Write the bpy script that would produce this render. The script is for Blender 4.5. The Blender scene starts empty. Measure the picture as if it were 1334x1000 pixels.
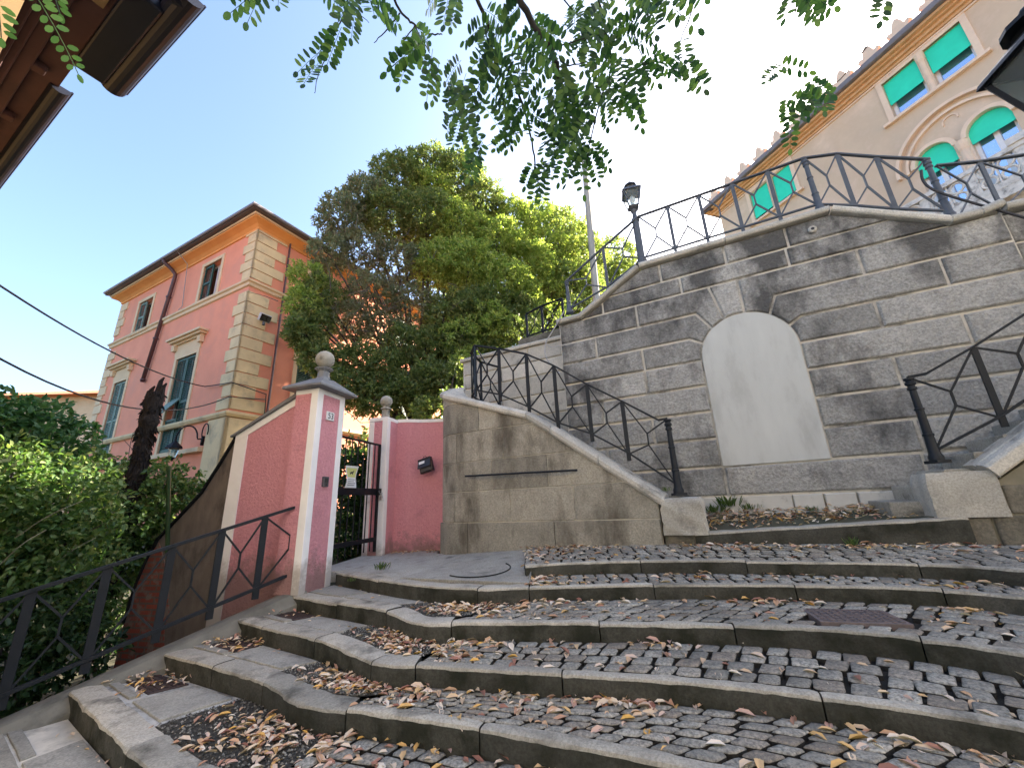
import bpy, bmesh, math, random
import numpy as np
from mathutils import Vector, Matrix, noise as mnoise
random.seed(7); RNG = np.random.default_rng(11)
sc = bpy.context.scene
COL = sc.collection
V3 = lambda *a: np.array(a, float)

# ------------------------------------------------------------------ camera (eye = origin, z = 0 is eye level)
F, CX, CY, WPX, HPX = 511.5, 667.0, 500.0, 1334, 1000
PITCH, ROLL = math.radians(16.67), math.radians(-2.62)
_r0, _f, _u0 = V3(1, 0, 0), V3(0, math.cos(PITCH), math.sin(PITCH)), V3(0, -math.sin(PITCH), math.cos(PITCH))
_R = math.cos(ROLL) * _r0 + math.sin(ROLL) * _u0
_U = -math.sin(ROLL) * _r0 + math.cos(ROLL) * _u0
cam = bpy.data.objects.new('camera', bpy.data.cameras.new('camera')); COL.objects.link(cam)
cam.data.sensor_width = 36; cam.data.lens = F / WPX * 36
cam.data.clip_start = .05; cam.data.clip_end = 3000
cam.matrix_world = Matrix(((_R[0], _U[0], -_f[0], 0), (_R[1], _U[1], -_f[1], 0), (_R[2], _U[2], -_f[2], 0), (0, 0, 0, 1)))
sc.camera = cam
def ray(u, v): return _R * ((u - CX) / F) - _U * ((v - CY) / F) + _f
def atz(u, v, z): d = ray(u, v); return d * (z / d[2])
def atd(u, v, dist): d = ray(u, v); return d * (dist / math.hypot(d[0], d[1]))
def over(u, v, P): return atd(u, v, math.hypot(P[0], P[1]))
def onpl(u, v, P, n): d = ray(u, v); return d * ((P @ n) / (d @ n))

# retaining wall frame: s runs along the wall to the right, off = distance from the eye to the plane
YW = math.radians(62.5)
WD, WN = V3(math.sin(YW), -math.cos(YW), 0), V3(-math.cos(YW), -math.sin(YW), 0)
def W(s, off, z): return WD * s - WN * off + V3(0, 0, z)
def onW(u, v, off): return onpl(u, v, -WN * off, WN)
UP = V3(0, 0, 1)

# ------------------------------------------------------------------ materials
MATS = {}
def nt(name):
    m = bpy.data.materials.new(name); m.use_nodes = True
    t = m.node_tree; t.nodes.clear()
    out = t.nodes.new('ShaderNodeOutputMaterial'); b = t.nodes.new('ShaderNodeBsdfPrincipled')
    t.links.new(b.outputs[0], out.inputs[0]); MATS[name] = m
    return m, t, b, out
def N(t, kind, **kw):
    n = t.nodes.new('ShaderNode' + kind)
    for k, v in kw.items():
        setattr(n, k, v)
    return n
def L(t, a, b): t.links.new(a, b)
def c4(c): return (c[0], c[1], c[2], 1)
def obco(t, scale=(1, 1, 1)):
    g = N(t, 'NewGeometry'); mp = N(t, 'Mapping'); mp.inputs['Scale'].default_value = scale
    L(t, g.outputs['Position'], mp.inputs[0]); return mp.outputs[0]
def nz(t, co, scale, detail=6, rough=.6):
    n = N(t, 'TexNoise'); n.inputs['Scale'].default_value = scale; n.inputs['Detail'].default_value = detail
    n.inputs['Roughness'].default_value = rough; L(t, co, n.inputs['Vector']); return n.outputs['Fac']
def ramp(t, fac, stops):
    r = N(t, 'ValToRGB'); e = r.color_ramp.elements
    while len(e) < len(stops): e.new(.5)
    for el, (p, c) in zip(e, stops): el.position = p; el.color = c4(c) if len(c) == 3 else c
    L(t, fac, r.inputs[0]); return r.outputs[0]
def mix(t, fac, a, b, mode='MIX'):
    m = N(t, 'Mix', data_type='RGBA', blend_type=mode)
    for i, x in ((0, fac), (6, a), (7, b)):
        if isinstance(x, (int, float)): m.inputs[i].default_value = x
        elif isinstance(x, tuple): m.inputs[i].default_value = c4(x)
        else: L(t, x, m.inputs[i])
    return m.outputs[2]
def bump(t, b, h, strength=.5, dist=.02):
    n = N(t, 'Bump'); n.inputs['Strength'].default_value = strength; n.inputs['Distance'].default_value = dist
    L(t, h, n.inputs['Height']); L(t, n.outputs[0], b.inputs['Normal'])
g3 = lambda v, w=0: (v * (1 + w), v, v * (1 - w))

def simple(name, c1, c2=None, scale=8, rough=.7, metal=0, bs=0, bscale=60, bd=.005, stain=None, stain_scale=1.2, stain_lo=.5, stain_hi=.68, stretch=(1, 1, 1), spec=.5, splash=None):
    m, t, b, o = nt(name); co = obco(t, stretch)
    c2 = c2 or tuple(x * .75 for x in c1)
    col = mix(t, ramp(t, nz(t, co, scale), [(.3, (0, 0, 0)), (.7, (1, 1, 1))]), c1, c2)
    if stain:
        col = mix(t, ramp(t, nz(t, co, stain_scale, 8, .68), [(stain_lo, (0, 0, 0)), (stain_hi, (1, 1, 1))]), col, stain)
    if splash:    # dirt splashed up from the ground, ragged at its upper edge
        sx = N(t, 'SeparateXYZ'); L(t, N(t, 'NewGeometry').outputs['Position'], sx.inputs[0]); mr = N(t, 'MapRange'); L(t, sx.outputs[2], mr.inputs[0])
        for i, x in zip((1, 2, 3, 4), (splash[0], splash[1], .62, -.12)): mr.inputs[i].default_value = x
        ad = N(t, 'Math', operation='ADD'); L(t, nz(t, co, 7, 8, .7), ad.inputs[0]); L(t, mr.outputs[0], ad.inputs[1])
        col = mix(t, ramp(t, ad.outputs[0], [(.62, (0, 0, 0)), (.95, (.8, .8, .8))]), col, splash[2])
    L(t, col, b.inputs['Base Color']); b.inputs['Roughness'].default_value = rough; b.inputs['Metallic'].default_value = metal
    b.inputs['Specular IOR Level'].default_value = spec
    if bs: bump(t, b, nz(t, co, bscale, 8, .7), bs, bd)
    return m

def rock(name, light, mid, dark, stain, bscale=26, bs=.9, bd=.03, st=(.47, .62), island=True, st_scale=(.9, .9, .45), wet=None):
    """rock-faced ashlar: fine grain, block to block change, black weathering streaks that run down the wall"""
    m, t, b, o = nt(name); co = obco(t)
    fine = nz(t, co, bscale * 2.2, 9, .72); med = nz(t, co, 5, 6, .6)
    col = mix(t, ramp(t, med, [(.33, (0, 0, 0)), (.66, (1, 1, 1))]), light, mid)
    col = mix(t, ramp(t, fine, [(.40, (.55, .55, .55)), (.58, (0, 0, 0))]), col, dark)
    if island:
        g = N(t, 'NewGeometry'); rr = ramp(t, g.outputs['Random Per Island'], [(0, g3(.72)), (1, g3(1.15, .02))])
        col = mix(t, 1.0, col, rr, 'MULTIPLY')
    s = nz(t, obco(t, st_scale), 1.6, 9, .66)
    if wet:      # black crust left by water running down from the top of the wall
        sx = N(t, 'SeparateXYZ'); L(t, N(t, 'NewGeometry').outputs['Position'], sx.inputs[0]); mr = N(t, 'MapRange'); L(t, sx.outputs[2], mr.inputs[0])
        for i, x in zip((1, 2, 3, 4), wet): mr.inputs[i].default_value = x
        ad = N(t, 'Math', operation='ADD'); L(t, s, ad.inputs[0]); L(t, mr.outputs[0], ad.inputs[1]); s = ad.outputs[0]
    col = mix(t, ramp(t, s, [(st[0], (0, 0, 0)), (st[1], (.85, .85, .85))]), col, stain)
    L(t, col, b.inputs['Base Color']); b.inputs['Roughness'].default_value = .9; b.inputs['Specular IOR Level'].default_value = .25
    hh = mix(t, .45, nz(t, co, bscale, 9, .68), nz(t, co, bscale * .35, 6, .6))
    bump(t, b, hh, bs, bd); return m

rock('ashlar', (.54, .535, .495), (.43, .426, .396), (.18, .177, .163), (.060, .059, .057), st=(.485, .63), bscale=15, bs=1.0, bd=.085, st_scale=(.8, .8, .45), wet=(1.2, 3.5, -.03, .09))
rock('stringer_stone', (.45, .425, .35), (.34, .322, .268), (.16, .15, .124), (.075, .064, .048), bscale=24, bs=.8, bd=.022, st=(.475, .64), st_scale=(1.3, 1.3, .5))
rock('coping_stone', (.62, .595, .52), (.48, .462, .405), (.26, .25, .22), (.10, .10, .095), bscale=30, bs=.4, bd=.01, st=(.55, .72), st_scale=(2, 2, 2))
rock('kerb_stone', (.50, .475, .405), (.385, .366, .312), (.18, .17, .145), (.055, .053, .044), bscale=34, bs=.55, bd=.012, st=(.52, .7), st_scale=(2, 2, 3))
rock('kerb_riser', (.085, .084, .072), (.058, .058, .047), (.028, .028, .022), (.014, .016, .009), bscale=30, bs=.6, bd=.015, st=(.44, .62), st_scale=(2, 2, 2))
rock('slab_stone', (.45, .438, .385), (.34, .331, .292), (.17, .165, .145), (.075, .073, .064), bscale=30, bs=.45, bd=.008, st=(.55, .75), st_scale=(3, 3, 3))
rock('rough_stone', (.26, .24, .19), (.19, .175, .14), (.09, .085, .07), (.055, .055, .035), bscale=16, bs=.9, bd=.03, st=(.5, .66), st_scale=(2, 2, 2))
simple('mortar', (.68, .64, .545), (.52, .49, .42), scale=9, rough=.9, bs=.3, stain=(.12, .118, .105), stain_scale=2)
simple('mortar_light', (.50, .50, .47), (.36, .35, .32), scale=12, rough=.9, bs=.4, bscale=40, stain=(.17, .165, .15), stain_scale=4, stain_lo=.5, stain_hi=.6)
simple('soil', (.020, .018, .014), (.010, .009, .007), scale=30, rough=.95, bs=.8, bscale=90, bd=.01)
simple('gravel', (.07, .064, .05), (.022, .021, .018), scale=90, rough=.9, bs=1, bscale=130, bd=.012)
simple('niche_plaster', (.56, .57, .53), (.48, .488, .455), scale=2.2, rough=.85, bs=.25, bscale=22, bd=.006, stain=(.40, .40, .365), stain_scale=2.2, stain_lo=.52, stain_hi=.80, stretch=(1.6, 1.6, .45))
simple('plinth_plaster', (.62, .60, .535), (.47, .455, .405), scale=3, rough=.9, bs=.3, bscale=30, stain=(.13, .13, .11), stain_scale=3, stain_lo=.55, stain_hi=.68)
simple('ramp_concrete', (.20, .193, .16), (.125, .12, .10), scale=5, rough=.9, bs=.4, bscale=40, stain=(.09, .09, .075), stain_scale=3)
simple('pink_render', (.88, .41, .45), (.77, .325, .36), scale=34, rough=.95, bs=1, bscale=30, bd=.05, stain=(.52, .22, .235), stain_scale=2.2, stain_lo=.56, stain_hi=.8, splash=(-.80, -.25, (.30, .19, .165)))
simple('white_trim', (.89, .87, .84), (.82, .80, .77), scale=5, rough=.8, bs=.25, bscale=25, stain=(.42, .38, .34), stain_scale=5, stain_lo=.63, stain_hi=.73, splash=(-.82, -.35, (.33, .29, .25)))
simple('slate_cap', (.20, .21, .22), (.13, .135, .14), scale=6, rough=.6, bs=.25, bscale=30, stain=(.3, .3, .28), stain_scale=7, stain_lo=.6, stain_hi=.7)
simple('ball_stone', (.42, .40, .34), (.26, .25, .21), scale=12, rough=.85, bs=.4, bscale=40, stain=(.10, .10, .085), stain_scale=7, stain_lo=.52, stain_hi=.66)
simple('iron_blue', (.010, .014, .020), (.007, .010, .014), scale=12, rough=.5, bs=.2, bscale=70, spec=.28, stain=(.05, .028, .018), stain_scale=14, stain_lo=.68, stain_hi=.76)
simple('iron_grey', (.095, .107, .125), (.07, .08, .095), scale=10, rough=.5, bs=.2, bscale=60, spec=.3, stain=(.075, .05, .038), stain_scale=12, stain_lo=.66, stain_hi=.76)
simple('iron_black', (.008, .010, .013), (.011, .012, .014), scale=20, spec=.2, rough=.5, bs=.2, bscale=60)
simple('manhole_iron', (.16, .125, .12), (.10, .082, .08), scale=30, rough=.7, bs=.4, bscale=100, bd=.004)
simple('rust_plate', (.060, .036, .030), (.035, .022, .02), scale=40, rough=.7, bs=.6, bscale=120, bd=.004)
simple('brown_plaster', (.175, .145, .118), (.115, .094, .08), scale=5, rough=.95, bs=.5, bscale=22, bd=.01, stain=(.062, .052, .045), stain_scale=2.4, stretch=(2, 2, .8))
simple('house_pink', (.82, .32, .20), (.74, .275, .17), scale=1.6, rough=.9, bs=.15, bscale=20, stain=(.68, .30, .21), stain_scale=.8, stain_lo=.5, stain_hi=.75)
simple('house_cornice', (.78, .36, .11), (.68, .29, .085), scale=1.5, rough=.9)
simple('quoin_stone', (.74, .585, .345), (.63, .49, .285), scale=2.5, rough=.92, bs=.3, bscale=14, stain=(.44, .36, .24), stain_scale=2, stain_lo=.52, stain_hi=.7)
simple('house_trim', (.74, .57, .37), (.64, .47, .29), scale=2, rough=.9)
simple('shutter_green', (.020, .075, .048), (.015, .055, .036), scale=6, rough=.55)
simple('shutter_pale', (.17, .25, .205), (.11, .18, .145), scale=6, rough=.6)
simple('roof_edge', (.11, .085, .08), (.08, .06, .055), scale=6, rough=.6)
simple('roof_tile', (.50, .17, .065), (.36, .115, .05), scale=5, rough=.9, bs=.5, bscale=8)
simple('copper_pipe', (.105, .045, .045), (.075, .035, .036), scale=6, rough=.5)
simple('villa_wall', (.62, .48, .34), (.53, .405, .285), scale=1.2, rough=.9, bs=.15, bscale=12, stain=(.74, .58, .44), stain_scale=.6, stain_lo=.48, stain_hi=.7)
simple('villa_trim', (.80, .62, .46), (.68, .52, .39), scale=3, rough=.9, bs=.2, bscale=14)
simple('villa_cornice', (.66, .41, .21), (.54, .33, .17), scale=3, rough=.9)
simple('villa_marble', (.70, .67, .62), (.45, .43, .40), scale=6, rough=.8, bs=.3, bscale=20, stain=(.12, .115, .11), stain_scale=3, stain_lo=.55, stain_hi=.7)
simple('blind_green', (.02, .72, .46), (.015, .64, .40), scale=3, rough=.55)
simple('gutter_grey', (.20, .19, .21), (.14, .13, .145), scale=5, rough=.45)
simple('white_frame', (.74, .74, .75), (.68, .68, .70), scale=5, rough=.5)
simple('eave_brown', (.080, .038, .038), (.064, .030, .031), scale=2.5, rough=.85, stain=(.050, .026, .027), stain_scale=1.8, stain_lo=.5, stain_hi=.7)
simple('eave_yellow', (.20, .13, .055), (.15, .10, .045), scale=4, rough=.85)
simple('gutter_navy', (.007, .009, .019), (.010, .012, .022), scale=5, rough=.4, spec=.35)
simple('bark', (.085, .068, .052), (.045, .036, .03), scale=14, rough=.95, bs=.8, bscale=40, stretch=(1, 1, .3))
simple('twig_purple', (.12, .098, .088), (.075, .062, .056), scale=10, rough=.9)
simple('twig_dark', (.018, .017, .016), (.032, .028, .024), scale=12, rough=.8)
simple('palm_fibre', (.012, .009, .009), (.022, .017, .015), scale=22, rough=.95, bs=1, bscale=50, bd=.03, stretch=(1, 1, .35))
simple('pole_wood', (.40, .39, .35), (.28, .275, .25), scale=8, rough=.9, bs=.4, bscale=30, stretch=(1, 1, .2))
simple('cable_dark', (.03, .03, .034), rough=.6)
simple('cable_grey', (.34, .33, .31), rough=.6)
simple('cable_pale', (.42, .42, .43), rough=.6)
simple('plastic_black', (.016, .016, .017), rough=.35)
simple('plastic_grey', (.10, .10, .105), rough=.4)
simple('floodlight_white', (.62, .64, .68), rough=.4)
simple('steel', (.45, .44, .43), rough=.35, metal=.9)
simple('enamel_white', (.80, .80, .79), (.74, .74, .73), rough=.25)
simple('digit_blue', (.03, .04, .06), rough=.4)
simple('garden_earth', (.075, .068, .045), (.045, .05, .025), scale=2, rough=.95, bs=.6, bscale=12)
simple('bounce_wing_render', (.68, .63, .55), (.60, .555, .485), scale=2, rough=.9)
simple('street_stone', (.40, .375, .33), (.30, .285, .25), scale=6, rough=.9)
simple('dead_cane', (.24, .22, .14), (.16, .15, .10), rough=.9)
simple('curtain', (.50, .48, .47), (.42, .40, .40), scale=20, rough=.9)
simple('wall_moss', (.22, .20, .15), (.14, .135, .09), scale=6, rough=.95, bs=.6, bscale=20)

def gravel_mat():
    m, t, b, o = nt('gravel_bits'); g = N(t, 'NewGeometry'); L(t, ramp(t, g.outputs['Random Per Island'], [(0, (.03, .028, .023)), (.6, (.09, .082, .066)), (1, (.30, .28, .23))]), b.inputs['Base Color']); b.inputs['Roughness'].default_value = .9
gravel_mat()
def glass(name, col=(.05, .07, .10), rough=.03):
    m, t, b, o = nt(name); b.inputs['Base Color'].default_value = c4(col); b.inputs['Roughness'].default_value = rough
    b.inputs['Specular IOR Level'].default_value = 1.0; b.inputs['Coat Weight'].default_value = .6; b.inputs['Coat Roughness'].default_value = .02
    return m
glass('window_glass', (.50, .60, .78), .04); MATS['window_glass'].node_tree.nodes['Principled BSDF'].inputs['Metallic'].default_value = .85; glass('dark_glass', (.012, .014, .017))
def clear(name):
    m, t, b, o = nt(name); b.inputs['Base Color'].default_value = (.80, .90, .88, 1); b.inputs['Roughness'].default_value = .12; b.inputs['IOR'].default_value = 1.12
    b.inputs['Transmission Weight'].default_value = .88; return m
clear('lantern_glass')

def leafmat(name, cols, trans=.35, rough=.45):
    m, t, b, o = nt(name); g = N(t, 'NewGeometry')
    col = ramp(t, g.outputs['Random Per Island'], [(i / max(1, len(cols) - 1), c) for i, c in enumerate(cols)])
    L(t, col, b.inputs['Base Color']); b.inputs['Roughness'].default_value = rough; b.inputs['Specular IOR Level'].default_value = .35
    tr = N(t, 'BsdfTranslucent'); ms = N(t, 'MixShader'); ms.inputs[0].default_value = trans
    tc = mix(t, 1.0, col, (1.35, 1.5, .75), 'MULTIPLY')
    L(t, tc, tr.inputs[0]); L(t, b.outputs[0], ms.inputs[1]); L(t, tr.outputs[0], ms.inputs[2]); L(t, ms.outputs[0], o.inputs[0]); return m
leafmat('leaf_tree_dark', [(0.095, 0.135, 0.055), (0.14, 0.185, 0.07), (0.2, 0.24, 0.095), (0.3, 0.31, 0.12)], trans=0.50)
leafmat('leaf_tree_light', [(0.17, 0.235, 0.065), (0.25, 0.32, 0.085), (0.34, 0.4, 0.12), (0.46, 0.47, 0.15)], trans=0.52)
leafmat('leaf_tree_grey', [(0.14, 0.165, 0.105), (0.2, 0.22, 0.145), (0.27, 0.28, 0.19), (0.17, 0.14, 0.1)], trans=0.45)
leafmat('leaf_back', [(0.13, 0.18, 0.06), (0.2, 0.26, 0.09), (0.29, 0.34, 0.13), (0.42, 0.41, 0.14)], trans=0.50)
leafmat('leaf_locust', [(.018,.055,.026),(.03,.085,.034),(.055,.13,.04),(.10,.20,.055),(.16,.26,.065)], trans=.45)
leafmat('leaf_locust_pale', [(.11, .22, .06), (.15, .28, .08), (.20, .34, .11)], trans=.45)
leafmat('leaf_bramble', [(0.038, 0.087, 0.031), (0.065, 0.134, 0.043), (0.103, 0.186, 0.056), (0.155, 0.237, 0.086), (0.220, 0.257, 0.108)], trans=.38)
leafmat('leaf_shrub_blue', [(0.036, 0.104, 0.044), (0.064, 0.160, 0.068), (0.104, 0.220, 0.096)], trans=0.40)
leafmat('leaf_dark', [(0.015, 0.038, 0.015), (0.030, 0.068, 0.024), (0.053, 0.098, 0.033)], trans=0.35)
leafmat('leaf_pale', [(.30, .34, .10), (.42, .46, .16)])
leafmat('dry_leaf', [(.24,.10,.07),(.40,.20,.14),(.52,.30,.19),(.62,.38,.22),(.64,.48,.32),(.70,.55,.42),(.54,.33,.26),(.78,.67,.54),(.72,.40,.08),(.68,.53,.38),(.82,.73,.62),(.74,.58,.44)], trans=.1, rough=.7)
leafmat('grass_blade', [(.06, .11, .03), (.10, .17, .045), (.17, .20, .08)])

def cobble_mat():
    m, t, b, o = nt('cobble'); co = obco(t); g = N(t, 'NewGeometry')
    col = ramp(t, g.outputs['Random Per Island'], [(0, (.25, .237, .20)), (.3, (.37, .35, .295)), (.6, (.45, .427, .36)), (.85, (.29, .245, .19)), (1, (.54, .51, .43))])
    col = mix(t, ramp(t, nz(t, co, 60, 8, .7), [(.4, (0, 0, 0)), (.62, (.8, .8, .8))]), col, (.05, .05, .047))
    col = mix(t, ramp(t, nz(t, co, 2.2, 6), [(.5, (0, 0, 0)), (.72, (.6, .6, .6))]), col, (.09, .085, .072))
    L(t, col, b.inputs['Base Color']); b.inputs['Roughness'].default_value = .6
    bump(t, b, nz(t, co, 55, 8, .7), .5, .008)
cobble_mat()
def brick_mat():
    m, t, b, o = nt('old_brick')
    tc = N(t, 'TexCoord'); br = N(t, 'TexBrick'); br.inputs['Scale'].default_value = 1
    br.inputs['Color1'].default_value = (.30, .06, .035, 1); br.inputs['Color2'].default_value = (.20, .045, .03, 1); br.inputs['Mortar'].default_value = (.12, .09, .07, 1)
    br.inputs['Brick Width'].default_value = .22; br.inputs['Row Height'].default_value = .065; br.inputs['Mortar Size'].default_value = .012
    sx = N(t, 'SeparateXYZ'); cb = N(t, 'CombineXYZ'); g = N(t, 'NewGeometry'); L(t, g.outputs['Position'], sx.inputs[0]); L(t, sx.outputs[0], cb.inputs[0]); L(t, sx.outputs[2], cb.inputs[1])
    L(t, cb.outputs[0], br.inputs['Vector'])
    col = mix(t, ramp(t, nz(t, g.outputs['Position'], 9), [(.5, (0, 0, 0)), (.62, (.9, .9, .9))]), br.outputs['Color'], (.20, .15, .12))
    L(t, col, b.inputs['Base Color']); b.inputs['Roughness'].default_value = .95; bump(t, b, br.outputs['Fac'], -.6, .01)
brick_mat()
def paper_mat():
    m, t, b, o = nt('notice_paper'); tc = N(t, 'TexCoord'); b.inputs['Roughness'].default_value = .6
    sx = N(t, 'SeparateXYZ'); L(t, tc.outputs['Object'], sx.inputs[0])
    b.inputs['Base Color'].default_value = (.74, .75, .72, 1)
paper_mat(); simple('notice_yellow', (.66, .66, .22), (.60, .61, .25), rough=.6); simple('notice_ink', (.05, .05, .045), rough=.6); simple('notice_text', (.30, .31, .31), rough=.6)

# ------------------------------------------------------------------ object helpers
def tag(o, label=None, cat=None, group=None, kind=None):
    if label: o['label'] = label
    if cat: o['category'] = cat
    if group: o['group'] = group
    if kind: o['kind'] = kind
    return o
def empty(name, loc, label=None, cat=None, group=None):
    o = bpy.data.objects.new(name, None); COL.objects.link(o); o.location = Vector(loc); o.empty_display_size = .1
    return tag(o, label, cat, group)
class MB:
    def __init__(s): s.v = []; s.f = []; s.m = []
    def add(s, vs, fs, mi=0):
        o = len(s.v); s.v += [tuple(map(float, p)) for p in vs]; s.f += [tuple(i + o for i in f) for f in fs]; s.m += [mi] * len(fs); return s
    def box(s, c, ax, ay, az, hx, hy, hz, mi=0):
        c = np.array(c, float); ax, ay, az = (np.array(a, float) for a in (ax, ay, az))
        vs = [c + ax * hx * i + ay * hy * j + az * hz * k for i in (-1, 1) for j in (-1, 1) for k in (-1, 1)]
        fs = [(0, 1, 3, 2), (4, 6, 7, 5), (0, 4, 5, 1), (2, 3, 7, 6), (0, 2, 6, 4), (1, 5, 7, 3)]
        if np.dot(np.cross(ax, ay), az) < 0: fs = [f[::-1] for f in fs]
        return s.add(vs, fs, mi)
    def prism(s, poly, n, depth, mi=0, cham=0):
        """poly: 3D points in a plane facing n (counter-clockwise seen from n), extruded back by depth; cham = chamfered front edge"""
        poly = [np.array(p, float) for p in poly]; k = len(poly); n = np.array(n, float)
        a = sum((np.cross(poly[i] - poly[0], poly[(i + 1) % k] - poly[0]) for i in range(1, k - 1)), V3(0, 0, 0)) @ n
        if a < 0: poly = poly[::-1]
        back = [p - n * depth for p in poly]
        if cham > 0:
            ins = []
            for i in range(k):
                p, q, r = poly[i - 1], poly[i], poly[(i + 1) % k]
                d1 = (q - p); d1 /= max(1e-9, np.linalg.norm(d1)); d2 = (r - q); d2 /= max(1e-9, np.linalg.norm(d2))
                n1, n2 = np.cross(n, d1), np.cross(n, d2); mth = n1 + n2; l = mth @ n1
                ins.append(q + mth * (cham / max(.35, l)))
            edge = [p - n * cham for p in poly]
            vs = ins + edge + back
            fs = [tuple(range(k))] + [(i, i + k, (i + 1) % k + k, (i + 1) % k) for i in range(k)]
            fs += [(i + k, i + 2 * k, (i + 1) % k + 2 * k, (i + 1) % k + k) for i in range(k)]
            fs += [tuple(range(3 * k - 1, 2 * k - 1, -1))]
        else:
            vs = poly + back
            fs = [tuple(range(k))] + [(i, i + k, (i + 1) % k + k, (i + 1) % k) for i in range(k)] + [tuple(range(2 * k - 1, k - 1, -1))]
        return s.add(vs, fs, mi)
    def tube(s, pts, r, sides=8, cap=True, mi=0):
        pts = [np.array(p, float) for p in pts]; n = len(pts); rs = r if isinstance(r, (list, tuple, np.ndarray)) else [r] * n
        vs = []; ref = None
        for i, p in enumerate(pts):
            d = pts[min(i + 1, n - 1)] - pts[max(i - 1, 0)]; d = d / max(1e-9, np.linalg.norm(d))
            if ref is None: ref = V3(0, 0, 1) if abs(d[2]) < .9 else V3(1, 0, 0)
            x = np.cross(ref, d); x /= max(1e-9, np.linalg.norm(x)); y = np.cross(d, x); ref = y
            for k in range(sides):
                a = 2 * math.pi * k / sides; vs.append(p + (x * math.cos(a) + y * math.sin(a)) * rs[i])
        fs = [(i * sides + k, i * sides + (k + 1) % sides, (i + 1) * sides + (k + 1) % sides, (i + 1) * sides + k) for i in range(n - 1) for k in range(sides)]
        if cap: fs += [tuple(range(sides - 1, -1, -1)), tuple(range((n - 1) * sides, n * sides))]
        return s.add(vs, fs, mi)
    def bar(s, a, b, wv, w, t, mi=0):
        """flat bar from a to b; wv = direction of its width w; t = thickness"""
        a, b = np.array(a, float), np.array(b, float); d = b - a; l = np.linalg.norm(d); d /= l
        wv = np.array(wv, float); wv = wv - d * (wv @ d); wv /= np.linalg.norm(wv)
        return s.box((a + b) / 2, d, wv, np.cross(d, wv), l / 2, w / 2, t / 2, mi)
    def lathe(s, base, prof, sides=16, mi=0, axis=None, sq=0):
        base = np.array(base, float); vs = []
        z = V3(0, 0, 1) if axis is None else axis; x = V3(1, 0, 0) if abs(z[2]) > .5 else np.cross(z, UP); x = x / np.linalg.norm(x); y = np.cross(z, x)
        for r, h in prof:
            for k in range(sides):
                a = 2 * math.pi * (k + .5) / sides; vs.append(base + z * h + (x * math.cos(a) + y * math.sin(a)) * r)
        n = len(prof)
        fs = [(i * sides + k, i * sides + (k + 1) % sides, (i + 1) * sides + (k + 1) % sides, (i + 1) * sides + k) for i in range(n - 1) for k in range(sides)]
        fs += [tuple(range(sides - 1, -1, -1)), tuple(range((n - 1) * sides, n * sides))]
        return s.add(vs, fs, mi)
    def build(s, name, mat, parent=None, smooth=False, bevel=0, jitter=0, sharp=None):
        me = bpy.data.meshes.new(name); me.from_pydata(s.v, [], s.f)
        mats = mat if isinstance(mat, (list, tuple)) else [mat]
        for m in mats: me.materials.append(MATS[m])
        if len(mats) > 1: me.polygons.foreach_set('material_index', s.m)
        if smooth: me.polygons.foreach_set('use_smooth', [True] * len(me.polygons))
        me.update(); o = bpy.data.objects.new(name, me); COL.objects.link(o)
        if bevel:
            b = o.modifiers.new('edge', 'BEVEL'); b.width = bevel; b.segments = 2; b.limit_method = 'ANGLE'; b.angle_limit = math.radians(40)
        if parent is not None:
            o.parent = parent; o.matrix_parent_inverse = Matrix.Translation(-parent_world(parent))
        return o
def parent_world(p):
    return Vector(p.location) if p.type == 'EMPTY' else Vector((0, 0, 0))   # part meshes keep world coordinates
def quads(name, mat, P, parent=None, smooth=False):
    """P: (n,4,3) array of quads"""
    n = len(P); me = bpy.data.meshes.new(name)
    me.vertices.add(n * 4); me.vertices.foreach_set('co', P.reshape(-1).astype(np.float32))
    me.loops.add(n * 4); me.loops.foreach_set('vertex_index', np.arange(n * 4, dtype=np.int32))
    me.polygons.add(n); me.polygons.foreach_set('loop_start', np.arange(0, n * 4, 4, dtype=np.int32))
    try: me.polygons.foreach_set('loop_total', np.full(n, 4, dtype=np.int32))
    except Exception: pass
    me.materials.append(MATS[mat]); me.update(calc_edges=True); me.validate()
    o = bpy.data.objects.new(name, me); COL.objects.link(o)
    if parent is not None: o.parent = parent; o.matrix_parent_inverse = Matrix.Translation(-parent_world(parent))
    return o
def unit(a): return a / np.maximum(1e-9, np.linalg.norm(a, axis=-1, keepdims=True))
def leaf_quads(C, D, S, asp=.42, fold=.18, rnd=1.0):
    """leaf blades: base at C, pointing along D, length S; two side points bent out of plane"""
    n = len(C); R = RNG.normal(size=(n, 3)) * rnd + V3(0, 0, 1.2); X = unit(np.cross(D, R)); Nn = np.cross(X, D)
    S = S[:, None]; mid = C + D * S * .48; sag = Nn * S * fold
    return np.stack([C, mid + X * S * asp * .5 + sag, C + D * S - Nn * S * .06, mid - X * S * asp * .5 + sag], 1)

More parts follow.
